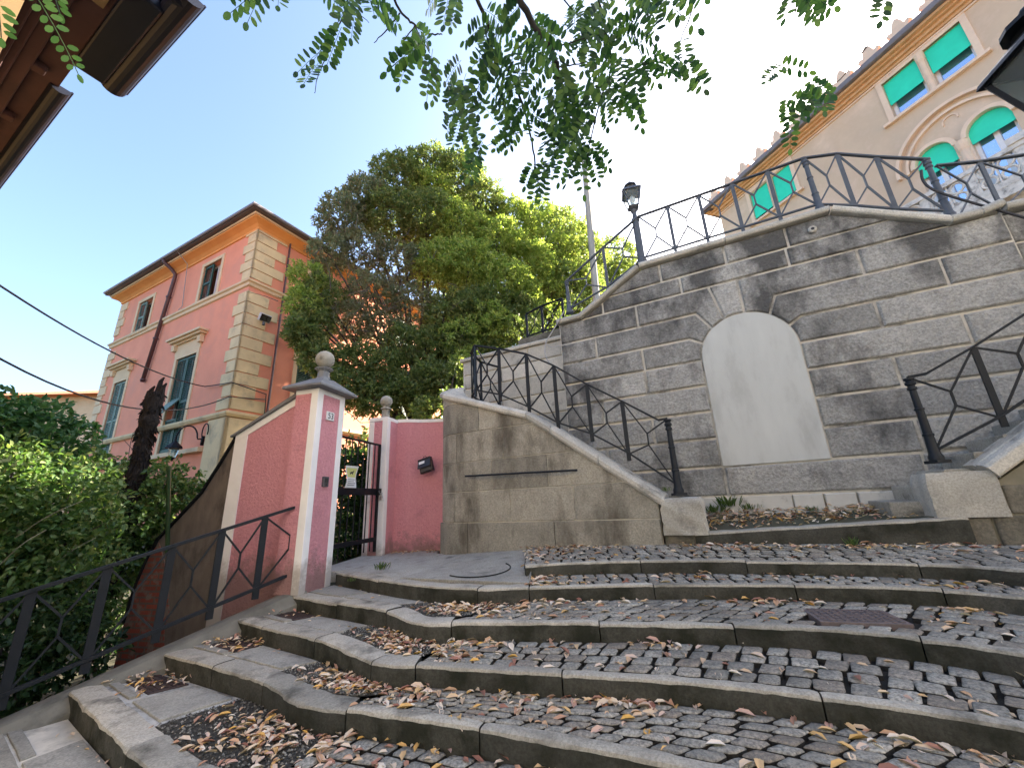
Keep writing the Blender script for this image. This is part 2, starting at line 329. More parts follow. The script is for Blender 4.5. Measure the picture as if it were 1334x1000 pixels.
# ------------------------------------------------------------------ ground, kerbs, cobbles
def P2(a): return np.array([np.array(p, float) for p in a])
def resample(pts, n):
    pts = P2(pts); d = np.r_[0, np.cumsum(np.linalg.norm(np.diff(pts[:, :2], axis=0), axis=1))]
    return np.stack([np.interp(np.linspace(0, d[-1], n), d, pts[:, i]) for i in range(3)], 1)
def smooth_line(pts, it=2):
    pts = P2(pts)
    for _ in range(it):
        q = [pts[0]]
        for a, b in zip(pts[:-1], pts[1:]): q += [a * .75 + b * .25, a * .25 + b * .75]
        q.append(pts[-1]); pts = P2(q)
    return pts
def offset(pts, d):
    """shift a polyline uphill (to its left, walking left to right) by d in plan"""
    t = np.gradient(pts[:, :2], axis=0); t = unit(t); n = np.stack([-t[:, 1], t[:, 0]], 1)
    o = pts.copy(); o[:, :2] += n * d; return o
KZ = dict(A0=-.60, A=-.72, B=-.85, C=-.98, D=-1.11, E=-1.24, F=-1.38)
RISE = .115
KP = dict(
 A0=([], [(684, 736), (760, 731), (900, 729), (1134, 731), (1250, 734), (1334, 741)]),
 A=([(437, 745), (541, 762), (600, 765), (634, 766), (689, 764)], [(689, 764), (790, 762), (900, 760), (1134, 762), (1250, 768), (1334, 776)]),
 B=([(374, 774), (430, 783), (500, 793), (516, 799), (533, 808), (560, 811), (588, 810)], [(588, 810), (790, 811), (900, 811), (1050, 817), (1150, 825), (1250, 837), (1334, 850)]),
 C=([(302, 805), (340, 816), (410, 831), (440, 841), (470, 856), (508, 866), (541, 865)], [(541, 865), (655, 873), (780, 879), (900, 886), (1050, 902), (1140, 914), (1250, 931), (1334, 946)]),
 D=([(212, 850), (280, 868), (340, 884), (362, 898), (390, 914), (424, 921), (450, 922)], [(450, 922), (508, 930), (659, 953), (780, 974), (900, 997), (1000, 1022), (1110, 1060)]),
 E=([(90, 900), (120, 930), (165, 972), (200, 1006), (228, 1022), (260, 1034), (300, 1044)], [(300, 1044), (420, 1075), (560, 1120), (720, 1190), (900, 1290)]),
)
KNOT = {}   # 3D polylines: left part, right part
NL, NR_ = 90, 160
for k, (l, r) in KP.items():
    z = KZ[k]
    lp = resample(smooth_line([atz(u, v, z) for u, v in l], 2), NL) if l else None
    rp = [atz(u, v, z) for u, v in r]
    d = unit(rp[-1] - rp[-2])
    rp += [rp[-1] + d * .7 + V3(.08, -.1, 0), rp[-1] + d * 1.6 + V3(.1, -.5, 0)]
    rp = resample(smooth_line(rp, 2), NR_)
    KNOT[k] = (lp, rp)
# the lowest step, mostly below the frame, follows E at one tread's distance
KNOT['F'] = tuple(x if x is None else np.c_[offset(x, -.46)[:, :2], np.full(len(x), KZ['F'])] for x in KNOT['E'])
def wob(pts, amp=.006, sc=3.1):
    q = pts.copy()
    for i, p in enumerate(q):
        v = mnoise.noise_vector(Vector(p) * sc); q[i, 0] += v.x * amp; q[i, 1] += v.y * amp; q[i, 2] += v.z * amp * .8
    return q
def kerb(pts, width, rise, seed, cut=1.05, deep=.10):
    """stones of a kerb: a rounded, worn nosing swept along the line and cut into lengths"""
    rnd = random.Random(seed); mb = MB()
    pts = resample(pts, max(12, int(np.sum(np.linalg.norm(np.diff(pts, axis=0), axis=1)) / .035)))
    step = .035; i = 0; n = len(pts)
    while i < n - 2:
        ln = int(cut * rnd.uniform(.75, 1.35) / step); j = min(n - 1, i + ln)
        if n - 1 - j < 8: j = n - 1
        seg = pts[i:j + 1].copy(); dz = rnd.uniform(-.006, .006); tilt = rnd.uniform(-.008, .008)
        dirs = unit(np.gradient(seg[:, :2], axis=0)); nn = np.stack([-dirs[:, 1], dirs[:, 0]], 1)
        rows = []
        m = len(seg)
        for q in range(m):
            p = seg[q]; f = 0 if 0 < q < m - 1 else .004
            if q == 0: p = p + V3(*(dirs[0] * .004), 0)
            if q == m - 1: p = p - V3(*(dirs[-1] * .004), 0)
            w1 = mnoise.noise(Vector(p) * 5.0); w2 = mnoise.noise(Vector(p) * 14.0 + Vector((3, 9, 1))); w3 = mnoise.noise(Vector(p) * 30.0)
            zz = dz + tilt * (q / m - .5) + w1 * .006 + w2 * .004 - f
            fo = w1 * .011 + w2 * .005 + w3 * .002 - f
            ch = .015 + .013 * max(0, w1) + .006 * w2 + .002 * w3
            prof = [(-fo * .5 + .006, -rise - deep), (-fo * .6 + .004, -rise * .55), (-fo, -ch - .004), (-fo + ch * .32, -ch * .35), (-fo + ch, 0), (width * .55, .002 + w2 * .003), (width - f, -.002), (width - f, -.09)]
            rows.append([(p[0] + nn[q, 0] * a, p[1] + nn[q, 1] * a, p[2] + zz + b) for a, b in prof])
        K = 8; vs = [v for r_ in rows for v in r_]
        fs = [(a * K + k, (a + 1) * K + k, (a + 1) * K + k + 1, a * K + k + 1) for a in range(m - 1) for k in range(K - 1)]
        fs += [tuple(range(K)), tuple(range(m * K - 1, m * K - K - 1, -1))]
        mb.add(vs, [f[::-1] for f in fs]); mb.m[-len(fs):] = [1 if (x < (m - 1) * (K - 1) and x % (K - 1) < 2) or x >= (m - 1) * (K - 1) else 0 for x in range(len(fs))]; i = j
    return mb
def mb_join(a, b): o = len(a.v); a.v += b.v; a.f += [tuple(i + o for i in f) for f in b.f]; a.m += b.m
WL, WR = .17, .075
for i, k in enumerate(['A0', 'A', 'B', 'C', 'D', 'E', 'F']):
    l, r = KNOT[k]
    mb = kerb(r, WR, RISE, 10 + i)
    if l is not None and k != 'A':
        m2 = kerb(l, WL, RISE + .02, 40 + i, cut=.8); mb_join(mb, m2)
    elif k == 'A':
        m2 = kerb(l, .16, RISE + .02, 40 + i, cut=1.0); mb_join(mb, m2)
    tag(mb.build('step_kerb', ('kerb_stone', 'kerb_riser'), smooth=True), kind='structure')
    bpy.context.view_layer.objects.active = None
    o = COL.objects[-1]; es = o.modifiers.new('split', 'EDGE_SPLIT'); es.split_angle = math.radians(42)

def loft(lo, up, n, m):
    lo, up = resample(lo, n), resample(up, n); w = np.linspace(0, 1, m)[:, None, None]
    return lo[None] * (1 - w) + up[None] * w           # (m, n, 3)
def sheet(G, name, mat, dz=0.0, kind='structure'):
    m, n, _ = G.shape; mb = MB(); P = G.reshape(-1, 3).copy(); P[:, 2] += dz
    mb.add(P, [(a * n + b, a * n + b + 1, (a + 1) * n + b + 1, (a + 1) * n + b) for a in range(m - 1) for b in range(n - 1)])
    return tag(mb.build(name, mat, smooth=True), kind=kind)
def samp(G, a, b):
    """point of a loft at across-fraction a (0 = lower kerb) and along-fraction b"""
    m, n, _ = G.shape; x = min(max(b, 0), 1) * (n - 1); y = min(max(a, 0), 1) * (m - 1)
    i, j = min(int(x), n - 2), min(int(y), m - 2); fx, fy = x - i, y - j
    return (G[j, i] * (1 - fx) + G[j, i + 1] * fx) * (1 - fy) + (G[j + 1, i] * (1 - fx) + G[j + 1, i + 1] * fx) * fy
def stone(mb, c4_, gap, h, rnd):
    """one sett: four corners (counter-clockwise) shrunk by the joint, worn round on top"""
    c = [np.array(p) for p in c4_]; ctr = sum(c) / 4
    e = [(c[i], c[(i + 1) % 4]) for i in range(4)]; ring = []
    for i in range(4):
        p = c[i] + (ctr - c[i]) * 0; d1 = c[(i + 1) % 4] - c[i]; d0 = c[i - 1] - c[i]
        l1, l0 = np.linalg.norm(d1), np.linalg.norm(d0); d1, d0 = d1 / max(l1, 1e-6), d0 / max(l0, 1e-6)
        q = p + d1 * gap + d0 * gap; cr = rnd.uniform(.006, .015)
        ring += [q + d0 * min(cr, l0 * .25), q + d1 * min(cr, l1 * .25)]
    jit = [V3(rnd.uniform(-1, 1), rnd.uniform(-1, 1), 0) * .0035 for _ in ring]
    ring = [p + j for p, j in zip(ring, jit)]
    tx, ty = rnd.uniform(-.025, .025), rnd.uniform(-.025, .025); n = len(ring)
    def lift(p, hh): return p + V3(0, 0, hh + (p[0] - ctr[0]) * tx + (p[1] - ctr[1]) * ty)
    vs = [p + V3(0, 0, -.035) for p in ring] + [lift(p, h * .3) for p in ring] + [lift(p + (ctr - p) * .10, h * .95) for p in ring] + [lift(p + (ctr - p) * .5, h * 1.05 + rnd.uniform(-.0015, .0015)) for p in ring] + [lift(ctr, h * 1.1)]
    fs = [(a * n + i, a * n + (i + 1) % n, (a + 1) * n + (i + 1) % n, (a + 1) * n + i) for a in range(3) for i in range(n)]
    fs += [(3 * n + i, 3 * n + (i + 1) % n, 4 * n) for i in range(n)]
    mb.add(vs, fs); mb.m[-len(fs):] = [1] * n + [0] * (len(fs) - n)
def cobbles(G, seed, size=.118, b0=0.0, b1=1.0, holes=()):
    rnd = random.Random(seed); mb = MB(); m, n, _ = G.shape
    mid = G[m // 2]; length = np.sum(np.linalg.norm(np.diff(mid, axis=0), axis=1))
    dep = np.median(np.linalg.norm(G[-1] - G[0], axis=1)); rows = max(2, int(round(dep / size)))
    for r in range(rows):
        b = b0 - rnd.uniform(0, .02)
        while b < b1:
            ac = (r + .5) / rows; wloc = np.linalg.norm(samp(G, 1, b) - samp(G, 0, b))
            if wloc < .06: b += .02; continue
            wd = size * rnd.uniform(1.0, 1.36) / length; bb = min(b + wd, b1 + .01)
            s0 = .012 * math.sin(b * 31 + r)
            a0, a1 = r / rows, (r + 1) / rows
            p = samp(G, ac, (b + bb) / 2)
            if not any(h(p) for h in holes):
                sk = rnd.uniform(-.003, .003)
                stone(mb, [samp(G, a0, b), samp(G, a0, bb), samp(G, a1, bb + sk), samp(G, a1, b + sk)], .0098, rnd.uniform(.008, .013), rnd)
            b = bb
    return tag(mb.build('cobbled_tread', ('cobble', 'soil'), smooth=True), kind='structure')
def base_of(pts, rise): q = pts.copy(); q[:, 2] -= rise; return q
# foot of everything uphill of the first low step: stringer wall, left block, landing riser, right stringer wall
U_FOOT = [W(-2.42, 4.83, -.575), W(-1.6, 4.83, -.54), W(-.80, 4.83, -.515), V3(1.87, 4.43, -.505), V3(3.95, 3.70, -.53), V3(5.6, 2.85, -.56)]
TREADS = []     # (loft, where) kept for strewing leaves
a0r = KNOT['A0'][1]
G = loft(offset(a0r, WR), U_FOOT, 140, 9); G[0, :, 2] -= .012; G[:, :, 2] -= .006
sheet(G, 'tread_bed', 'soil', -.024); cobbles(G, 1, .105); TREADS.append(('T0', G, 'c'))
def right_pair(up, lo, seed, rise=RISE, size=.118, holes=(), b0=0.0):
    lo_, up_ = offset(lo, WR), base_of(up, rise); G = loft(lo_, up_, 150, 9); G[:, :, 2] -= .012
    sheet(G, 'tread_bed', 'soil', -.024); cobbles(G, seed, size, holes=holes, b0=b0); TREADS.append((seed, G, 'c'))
    return G
MH = atz(1113, 800, -.79)
def in_mh(p): return abs((p - MH) @ V3(.96, -.28, 0)) < .27 and abs((p - MH) @ V3(.28, .96, 0)) < .19
G1 = right_pair(a0r, KNOT['A'][1], 2, .11, .10)
_lo, _up = offset(KNOT['B'][1], WR), base_of(KNOT['A'][1], .11)
_g = loft(_lo, _up, 150, 21); _k = np.array([[abs(W_) for W_ in [np.hypot(*( _g[j, i] - ray(1113, 802) * (_g[j, i][2] / ray(1113, 802)[2]))[:2])]][0] for j in range(21) for i in range(150)]); MH = _g.reshape(-1, 3)[_k.argmin()] + V3(0, 0, -.004)   # square manhole cover among the setts
G2 = right_pair(KNOT['A'][1], KNOT['B'][1], 3, .11, holes=(in_mh,))
G3 = right_pair(KNOT['B'][1], KNOT['C'][1], 4, .115)
G4 = right_pair(KNOT['C'][1], KNOT['D'][1], 5, .115)
G5 = right_pair(KNOT['D'][1], KNOT['E'][1], 6, .12)
G6 = right_pair(KNOT['E'][1], KNOT['F'][1], 7, .12)
# left footway: flags bedded in pale mortar, an iron plate by the railing, gravel in the bend
PLATES = []
def left_pair(up, lo, seed, plate=True, cut=.60, white=False):
    rnd = random.Random(seed)
    lo_, up_ = offset(lo, WL), base_of(up, RISE + .02)
    G = loft(lo_, up_, NL, 9); G[:, :, 2] -= .008
    n1 = cut
    bl = int(n1 * (NL - 1)); sheet(G[:, :bl + 1], 'footway_bed', 'mortar_light' if white else 'mortar', -.004)
    sheet(G[:, bl:], 'gravel_bed', 'gravel', -.004)
    mb = MB(); cols = [(.0, .26), (.26, n1)] if plate else [(0, .3), (.3, n1)]
    for ci, (b0, b1) in enumerate(cols):
        if plate and ci == 0:
            spl = [(.04, .30), (.30, .97)]
        elif ci == len(cols) - 1: spl = [(.03, .97)]
        else: spl = [(.03, .97)] if rnd.random() < .6 else [(.03, .55), (.55, .97)]
        for si, (a0, a1) in enumerate(spl):
            gb = .012; ga = .02
            if white: gb, ga = .020, .05
            N1, N2 = 7, 6; P = [samp(G, a0 + ga + (a1 - a0 - 2 * ga) * i / (N2 - 1), b0 + gb + (b1 - b0 - 2 * gb) * j / (N1 - 1)) for i in range(N2) for j in range(N1)]
            if plate and ci == 0 and si == 1:
                PLATES.append(P); continue
            tz = rnd.uniform(0, .004)
            vs = [p + V3(mnoise.noise(Vector(p) * 9) * .004, mnoise.noise(Vector(p) * 8 + Vector((5, 5, 5))) * .004, .007 + tz + mnoise.noise(Vector(p) * 6) * .003) for p in P]
            rim = [j for j in range(N1)] + [i * N1 + N1 - 1 for i in range(1, N2)] + [(N2 - 1) * N1 + j for j in range(N1 - 2, -1, -1)] + [i * N1 for i in range(N2 - 2, 0, -1)]
            low = [vs[i] + V3(0, 0, -.03) for i in rim]; n = len(vs); k = len(rim)
            fs = [(i * N1 + j, i * N1 + j + 1, (i + 1) * N1 + j + 1, (i + 1) * N1 + j) for i in range(N2 - 1) for j in range(N1 - 1)]
            fs += [(rim[i], n + i, n + (i + 1) % k, rim[(i + 1) % k]) for i in range(k)]
            mb.add(vs + low, fs)
    tag(mb.build('footway_flags', 'slab_stone', smooth=False, bevel=.004), kind='structure'); TREADS.append((seed, G[:, bl:], 'g')); TREADS.append((seed, G[:, :bl + 1], 'f'))
    return G
LA = KNOT['A'][0]; a_part = LA
left_pair(a_part, KNOT['B'][0], 21, plate=False, cut=.66)
left_pair(KNOT['B'][0], KNOT['C'][0], 22, cut=.58)
left_pair(KNOT['C'][0], KNOT['D'][0], 23, cut=.60)
left_pair(KNOT['D'][0], KNOT['E'][0], 24, cut=.52, white=True)
left_pair(KNOT['E'][0], KNOT['F'][0], 25, cut=.52)
plab = ['rusty iron drain plate nearest the gate pillar, almost bare', 'rusty iron drain plate half covered by dry leaves, second down from the gate', 'rusty iron drain plate lowest on the footway beside the railing', 'rusty iron drain plate at the very foot of the footway']
for i, P in enumerate(PLATES[:3]):
    P = [np.array(p) for p in P]; c = sum(P) / len(P); mb = MB(); n = len(P)
    q = [P[0], P[6], P[-1], P[-7]]; nn = V3(0, 0, 1)
    mb.prism([p + V3(0, 0, .006) for p in q], nn, .02, cham=.003)
    root = empty('drain_plate', c, plab[i], 'drain cover', 'iron plates along the footway')
    mb.build('plate', 'rust_plate', root); m2 = MB()
    for k in range(1, 6):
        a, b = q[0] + (q[3] - q[0]) * k / 6, q[1] + (q[2] - q[1]) * k / 6
        m2.bar(a + (b - a) * .05 + V3(0, 0, .008), b + (a - b) * .05 + V3(0, 0, .008), V3(0, 1, 0), .012, .004)
    m2.build('ribs', 'rust_plate', root)
# manhole
ax, ay = V3(.96, -.28, 0), V3(.28, .96, 0)
root = empty('manhole_cover', MH, 'square cast iron manhole cover set flush among the setts', 'manhole cover')
mb = MB().box(MH + V3(0, 0, -.012), ax, ay, UP, .25, .17, .02); mb.build('frame', 'manhole_iron', root, bevel=.003)
mb = MB()
for i in range(11):
    for j in range(7): mb.box(MH + ax * (i - 5) * .042 + ay * (j - 3) * .044 + V3(0, 0, .010), ax, ay, UP, .013, .013, .003)
mb.build('tread_studs', 'manhole_iron', root)
# stone platform in front of the gate, a round inspection ring cut in one flag
SL = [LA[0], LA[int(NL * .35)], LA[int(NL * .62)], LA[-1], atz(693, 737, -.62), W(-2.40, 4.84, -.585), W(-3.05, 4.84, -.625), W(-3.72, 4.87, -.672), V3(-1.25, 6.35, -.68), V3(-1.85, 6.5, -.69), V3(-2.0, 6.7, -.69), V3(-2.4, 6.7, -.69), V3(-2.55, 5.1, -.70)]
def slab_poly(poly, name, mat, h=.0, depth=.12, bev=.006):
    top = [np.array(p) + V3(0, 0, h) for p in poly]; k = len(top); bot = [p - V3(0, 0, depth) for p in top]
    mb = MB().add(top + bot, [tuple(range(k))] + [(i, i + k, (i + 1) % k + k, (i + 1) % k) for i in range(k)])
    return tag(mb.build(name, mat, bevel=bev), kind='structure')
inset = offset(LA, .165)
i1, i2 = int(NL * .40), int(NL * .56)
slab_poly([inset[0], inset[i1] - V3(.006, 0, 0), V3(-.98, 5.1, -.70), W(-3.35, 4.86, -.645), W(-3.72, 4.87, -.672), V3(-1.25, 6.35, -.68), V3(-1.3, 7.1, -.69), V3(-1.9, 7.2, -.69), V3(-2.4, 7.2, -.69), V3(-2.55, 5.1, -.70)], 'gate_platform', 'slab_stone', -.004)
slab_poly([inset[i1] + V3(.006, 0, 0), inset[-1], atz(693, 737, -.625), W(-2.40, 4.845, -.585), W(-3.33, 4.86, -.645), V3(-.965, 5.1, -.70)], 'gate_platform', 'slab_stone', .002)
ring_c = atz(622, 742, -.655)
mb = MB(); pts = [ring_c + V3(math.cos(a) * .34, math.sin(a) * .30, .012 + math.sin(a) * .030 - math.cos(a) * .0) for a in np.linspace(-2.4, .55, 26)]
mb.tube(pts, .007, 5); tag(mb.build('inspection_ring', 'soil'), kind='structure')

# upper landing between the two blocks
LZ = lambda x: -.405 + (x - 1.87) / (3.95 - 1.87) * .105
edge = [V3(1.85, 4.44, LZ(1.85)), V3(2.5, 4.24, LZ(2.5)), V3(3.2, 3.98, LZ(3.2)), V3(3.62, 3.83, LZ(3.62)), V3(3.97, 3.70, LZ(3.97))]
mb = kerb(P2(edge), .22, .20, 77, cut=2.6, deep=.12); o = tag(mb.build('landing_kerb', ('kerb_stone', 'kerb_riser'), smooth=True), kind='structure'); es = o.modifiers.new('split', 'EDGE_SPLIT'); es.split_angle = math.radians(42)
back = [W(-.9, 6.19, -.29), W(0, 6.19, -.275), W(.7, 6.19, -.27), W(1.3, 6.19, -.255), W(2.2, 6.19, -.24)]
GL = loft(offset(P2(edge), .21), back, 40, 14); sheet(GL, 'landing_bed', 'garden_earth', -.006); TREADS.append(('L', GL, 'l'))
# two ramped flights climbing away from the landing between stringer and wall
def flight(s0, s1, z0, z1, n, o0, o1, name):
    mb = MB(); ds = (s1 - s0) / n
    for i in range(n):
        zt = z0 + (z1 - z0) * (i + 1) / n
        mb.prism([W(s0 + ds * i, o0, zt), W(s0 + ds * (i + 1) + ds * .06, o0, zt), W(s0 + ds * (i + 1) + ds * .06, o1, zt), W(s0 + ds * i, o1, zt)], UP, (z1 - z0) / n + .12)
    return tag(mb.build(name, 'kerb_stone', bevel=.012), kind='structure')
flight(-.62, -3.1, -.36, 1.25, 10, 4.98, 6.17, 'stair_flight'); flight(1.38, 4.5, -.31, 1.55, 13, 5.42, 6.13, 'stair_flight')
slab_poly([W(-3.1, 4.98, 1.25), W(-3.5, 5.05, 1.25), W(-3.95, 5.5, 1.25), W(-4.0, 6.5, 1.25), W(-3.1, 6.5, 1.25)], 'stair_landing', 'kerb_stone', 0, .2)

# terrain
def terrain():
    xs = np.r_[-400, -200, -100, -60, -40, np.arange(-30, 31, 1.5), 40, 60, 100, 200, 400]; ys = np.r_[-300, -100, -40, np.arange(-14, 40, 1.5), 50, 70, 110, 200, 400, 900]
    mb = MB(); vs = []
    for y in ys:
        for x in xs:
            p = V3(x, y, 0); off = -(p @ WN); s = p @ WD
            z = -2.2 - .012 * max(0, -x - 20)
            if x > -2.6 and off < 4.7: z = -2.0
            elif x > -2.3 and off < 6.3 + .3: z = -1.2
            if off > 9 and s > -5.4: z = min(2.6, .9 + .25 * (off - 6.3)) if s > -2.0 else .9
            if off > 9: z = max(z, min(9.5, .6 + .45 * (off - 9))) if s > -3 else max(z, -1.4 + .05 * off)
            if x < -3.2 and y > 4.5: z = -2.3 + min(2.6, max(0, y - 6) * .28)
            elif x < -2.0 and y > 6: z = max(z if s > -5.4 and off > 6.35 else -.75, -.75)
            if x < -2.2 and y < 4.6: z = -2.3
            vs.append((x, y, z))
    n = len(xs); mb.add(vs, [(j * n + i, j * n + i + 1, (j + 1) * n + i + 1, (j + 1) * n + i) for j in range(len(ys) - 1) for i in range(n - 1)])
    return tag(mb.build('ground', 'garden_earth', smooth=True), kind='structure')
terrain()
# concrete strip under the footway railing, outside wall of the footway
RA, RB = V3(-2.455, 4.75, -.745), V3(-3.76, 3.315, -1.285); RD = unit(RB - RA); RDh = unit(V3(RD[0], RD[1], 0)); RN = V3(-RDh[1], RDh[0], 0)
if RN[0] > 0: RN = -RN      # outwards, to the garden
a, b = RA - RD * .05, RA + RD * 4.2
mb = MB(); z = V3(0, 0, 1)
pf = [(-.12, -.10), (-.10, -.065), (.02, -.06), (.09, -.075), (.20, -.16), (.30, -1.6), (-.12, -1.6)]
mb.add([a - RN * x + V3(0, 0, h) for x, h in pf] + [b - RN * x + V3(0, 0, h) for x, h in pf],
       [(i, (i + 1) % 7, (i + 1) % 7 + 7, i + 7) for i in range(7)] + [tuple(range(6, -1, -1)), tuple(range(7, 14))])
o = tag(mb.build('footway_edge', 'ramp_concrete'), kind='structure')

# paved street at the foot of the steps, round and behind the eye
slab_poly([V3(-4.2, 1.9, -1.53), V3(-6, -6.3, -1.6), V3(20, -6.3, -1.6), V3(20, 1.2, -1.53), V3(4.0, .0, -1.53), V3(1.2, 1.0, -1.53), V3(-1.0, 1.9, -1.53)][::-1], 'street', 'street_stone', 0, .3)

# ------------------------------------------------------------------ big retaining wall
OFF = 6.2
Z = [-.058, .335, .725, 1.115, 1.50, 1.885, 2.255, 2.64, 3.03, 3.325, 3.66]
NC, NRAD, NSP = .57, .60, 1.885      # walled-up arch: centre, radius, springing
def arcp(deg, r=NRAD): a = math.radians(deg); return (NC + r * math.cos(a), NSP + r * math.sin(a))
wall = empty('retaining_wall', W(.6, OFF, -.3), 'tall grey rusticated stone wall with a walled-up arch', 'wall')
SL0, SL1 = -2.22, 3.40
JA, JB = [2.04, -.86, 4.9], [2.75, -1.59, -.13, 1.3]
def clip_profile(poly):
    """cut block corners to the sloping top of the wall, drop doubled points"""
    poly = [tuple(map(float, p)) for p in poly]
    if max(p[1] for p in poly) > 3.04:
        for (nx, nz_, c) in ((0, 1, 3.66), (-.63, 1.09, .63 * 1.79 + 1.09 * 3.03), (.63, 1.06, .63 * 2.95 + 1.06 * 3.03)):
            out = []
            for p, q in zip(poly, poly[1:] + poly[:1]):
                dp, dq = nx * p[0] + nz_ * p[1] - c, nx * q[0] + nz_ * q[1] - c
                if dp <= 0: out.append(p)
                if dp * dq < 0: t = dp / (dp - dq); out.append((p[0] + (q[0] - p[0]) * t, p[1] + (q[1] - p[1]) * t))
            poly = out
            if len(poly) < 3: return []
    res = []
    for p in poly:
        if not res or math.hypot(p[0] - res[-1][0], p[1] - res[-1][1]) > .012: res.append(p)
    if len(res) > 1 and math.hypot(res[0][0] - res[-1][0], res[0][1] - res[-1][1]) < .012: res.pop()
    return res
mbk = MB(); mbb = MB()
def block(poly, joint=.017, cham=.019, proud=.034):
    poly = clip_profile(poly)
    if len(poly) < 3: return
    xs = [p[0] for p in poly]; zs = [p[1] for p in poly]
    if max(zs) - min(zs) < .05 or max(xs) - min(xs) < .05: return
    c = (sum(xs) / len(xs), sum(zs) / len(zs))
    P = [np.array(p) for p in poly]; k = len(P)
    ar = sum(P[i][0] * P[(i + 1) % k][1] - P[(i + 1) % k][0] * P[i][1] for i in range(k))
    if ar < 0: P = P[::-1]
    ins = []
    for i in range(k):
        p, q, r = P[i - 1], P[i], P[(i + 1) % k]; d1 = unit(q - p); d2 = unit(r - q)
        n1, n2 = np.array([-d1[1], d1[0]]), np.array([-d2[1], d2[0]]); m = n1 + n2; l = m @ n1
        ins.append(q + m * (joint / max(.4, l)))
    pr = random.uniform(-.008, .006)
    mbk.prism([W(p[0], OFF - pr, p[1]) for p in ins], WN, proud + .02, cham=cham)
def course(i, breaks, s0=SL0, s1=SL1):
    b = [s0] + sorted(x for x in breaks if s0 + .1 < x < s1 - .1) + [s1]
    for a, c in zip(b[:-1], b[1:]): block([(a, Z[i]), (c, Z[i]), (c, Z[i + 1]), (a, Z[i + 1])])
nl, nr = NC - NRAD, NC + NRAD
course(0, [-1.59, nl, 2.0])
for i in range(1, 5):
    e = (i % 2 == 0)
    course(i, [-.86] if e else [-1.59], SL0, nl); course(i, [2.04] if not e else [2.75], nr, SL1)
# course 5: z 1.885..2.255 meets the arch
def archseg(a0, a1, n=7): return [arcp(a) for a in np.linspace(a0, a1, n)]
block([(SL0, Z[5]), (-.86, Z[5]), (-.86, Z[6]), (SL0, Z[6])]); block([(-.86, Z[5]), (nl, Z[5])] + archseg(180, 155) + [(-.15, Z[6]), (-.86, Z[6])])
block([(2.04, Z[5]), (SL1, Z[5]), (SL1, Z[6]), (2.04, Z[6])]); block([(2.04, Z[6]), (1.27, Z[6])] + archseg(27, 0)[0:] + [(2.04, Z[5])])
# course 6
block([(SL0, Z[6]), (-1.59, Z[6]), (-1.59, Z[7]), (SL0, Z[7])]); block([(-1.59, Z[6]), (-.15, Z[6])] + archseg(155, 130) + [(.0, Z[7]), (-1.59, Z[7])])
block([(2.75, Z[6]), (SL1, Z[6]), (SL1, Z[7]), (2.75, Z[7])]); block([(2.75, Z[7]), (1.04, Z[7])] + archseg(54, 27) + [(1.27, Z[6]), (2.75, Z[6])])
# course 7: voussoirs
block([(SL0, Z[7]), (-.86, Z[7]), (-.86, Z[8]), (SL0, Z[8])]); block([(-.86, Z[7]), (.0, Z[7])] + archseg(130, 110) + [(.24, Z[8]), (-.86, Z[8])])
block(archseg(110, 84) + [(.63, Z[8]), (.24, Z[8])]); block(archseg(84, 54) + [(1.04, Z[7]), (2.04, Z[7]), (2.04, Z[8]), (.63, Z[8])])
block([(2.04, Z[7]), (SL1, Z[7]), (SL1, Z[8]), (2.04, Z[8])])
course(8, [-.13, 1.3, -1.4], SL0, 2.95); course(9, [-.4, .55, 1.35], -1.6, 2.7)
mbk.build('stone_blocks', 'ashlar', wall, bevel=.006)
# core of the wall behind the joints, with its sloping top
prof = [(SL0, -1.0), (SL1, -1.0), (SL1, 3.02), (2.95, 3.02), (1.89, 3.65), (-.70, 3.65), (-1.79, 3.02), (SL0, 3.02)]
mbb.prism([W(s, OFF + .036, z) for s, z in prof], WN, .45); mbb.build('joint_bed', 'mortar', wall)
# walled-up arch: smooth grey plaster nearly flush with the stones
mp = MB(); pp = [(nl + .004, Z[1] + .004), (nr - .004, Z[1] + .004)] + [arcp(a, NRAD - .004) for a in np.linspace(0, 180, 28)]
mp.prism([W(s, OFF + .006, z) for s, z in pp], WN, .06); mp.build('arch_infill', 'niche_plaster', wall, bevel=.004)
mp = MB(); 
pl_ = [(-.78, Z[0] - .01), (.66, Z[0] - .01), (.66, -.42), (-.78, -.42)]
mp.prism([W(s, OFF - .045, z) for s, z in pl_], WN, .1); pm = MB()
for a, b in ((.675, .98), (1.0, 1.30), (1.32, 2.0)): pm.prism([W(a, OFF - .04, Z[0] - .012), W(b, OFF - .04, Z[0] - .012), W(b, OFF - .05, -.42), W(a, OFF - .05, -.42)], WN, .1, cham=.01)
pm.prism([W(-2.0, OFF - .04, Z[0] - .012), W(-.8, OFF - .04, Z[0] - .012), W(-.8, OFF - .05, -.5), W(-2.0, OFF - .05, -.5)], WN, .1)
mp.build('plinth', 'plinth_plaster', wall, bevel=.006); pm.build('plinth_stones', 'plinth_plaster', wall, bevel=.004)
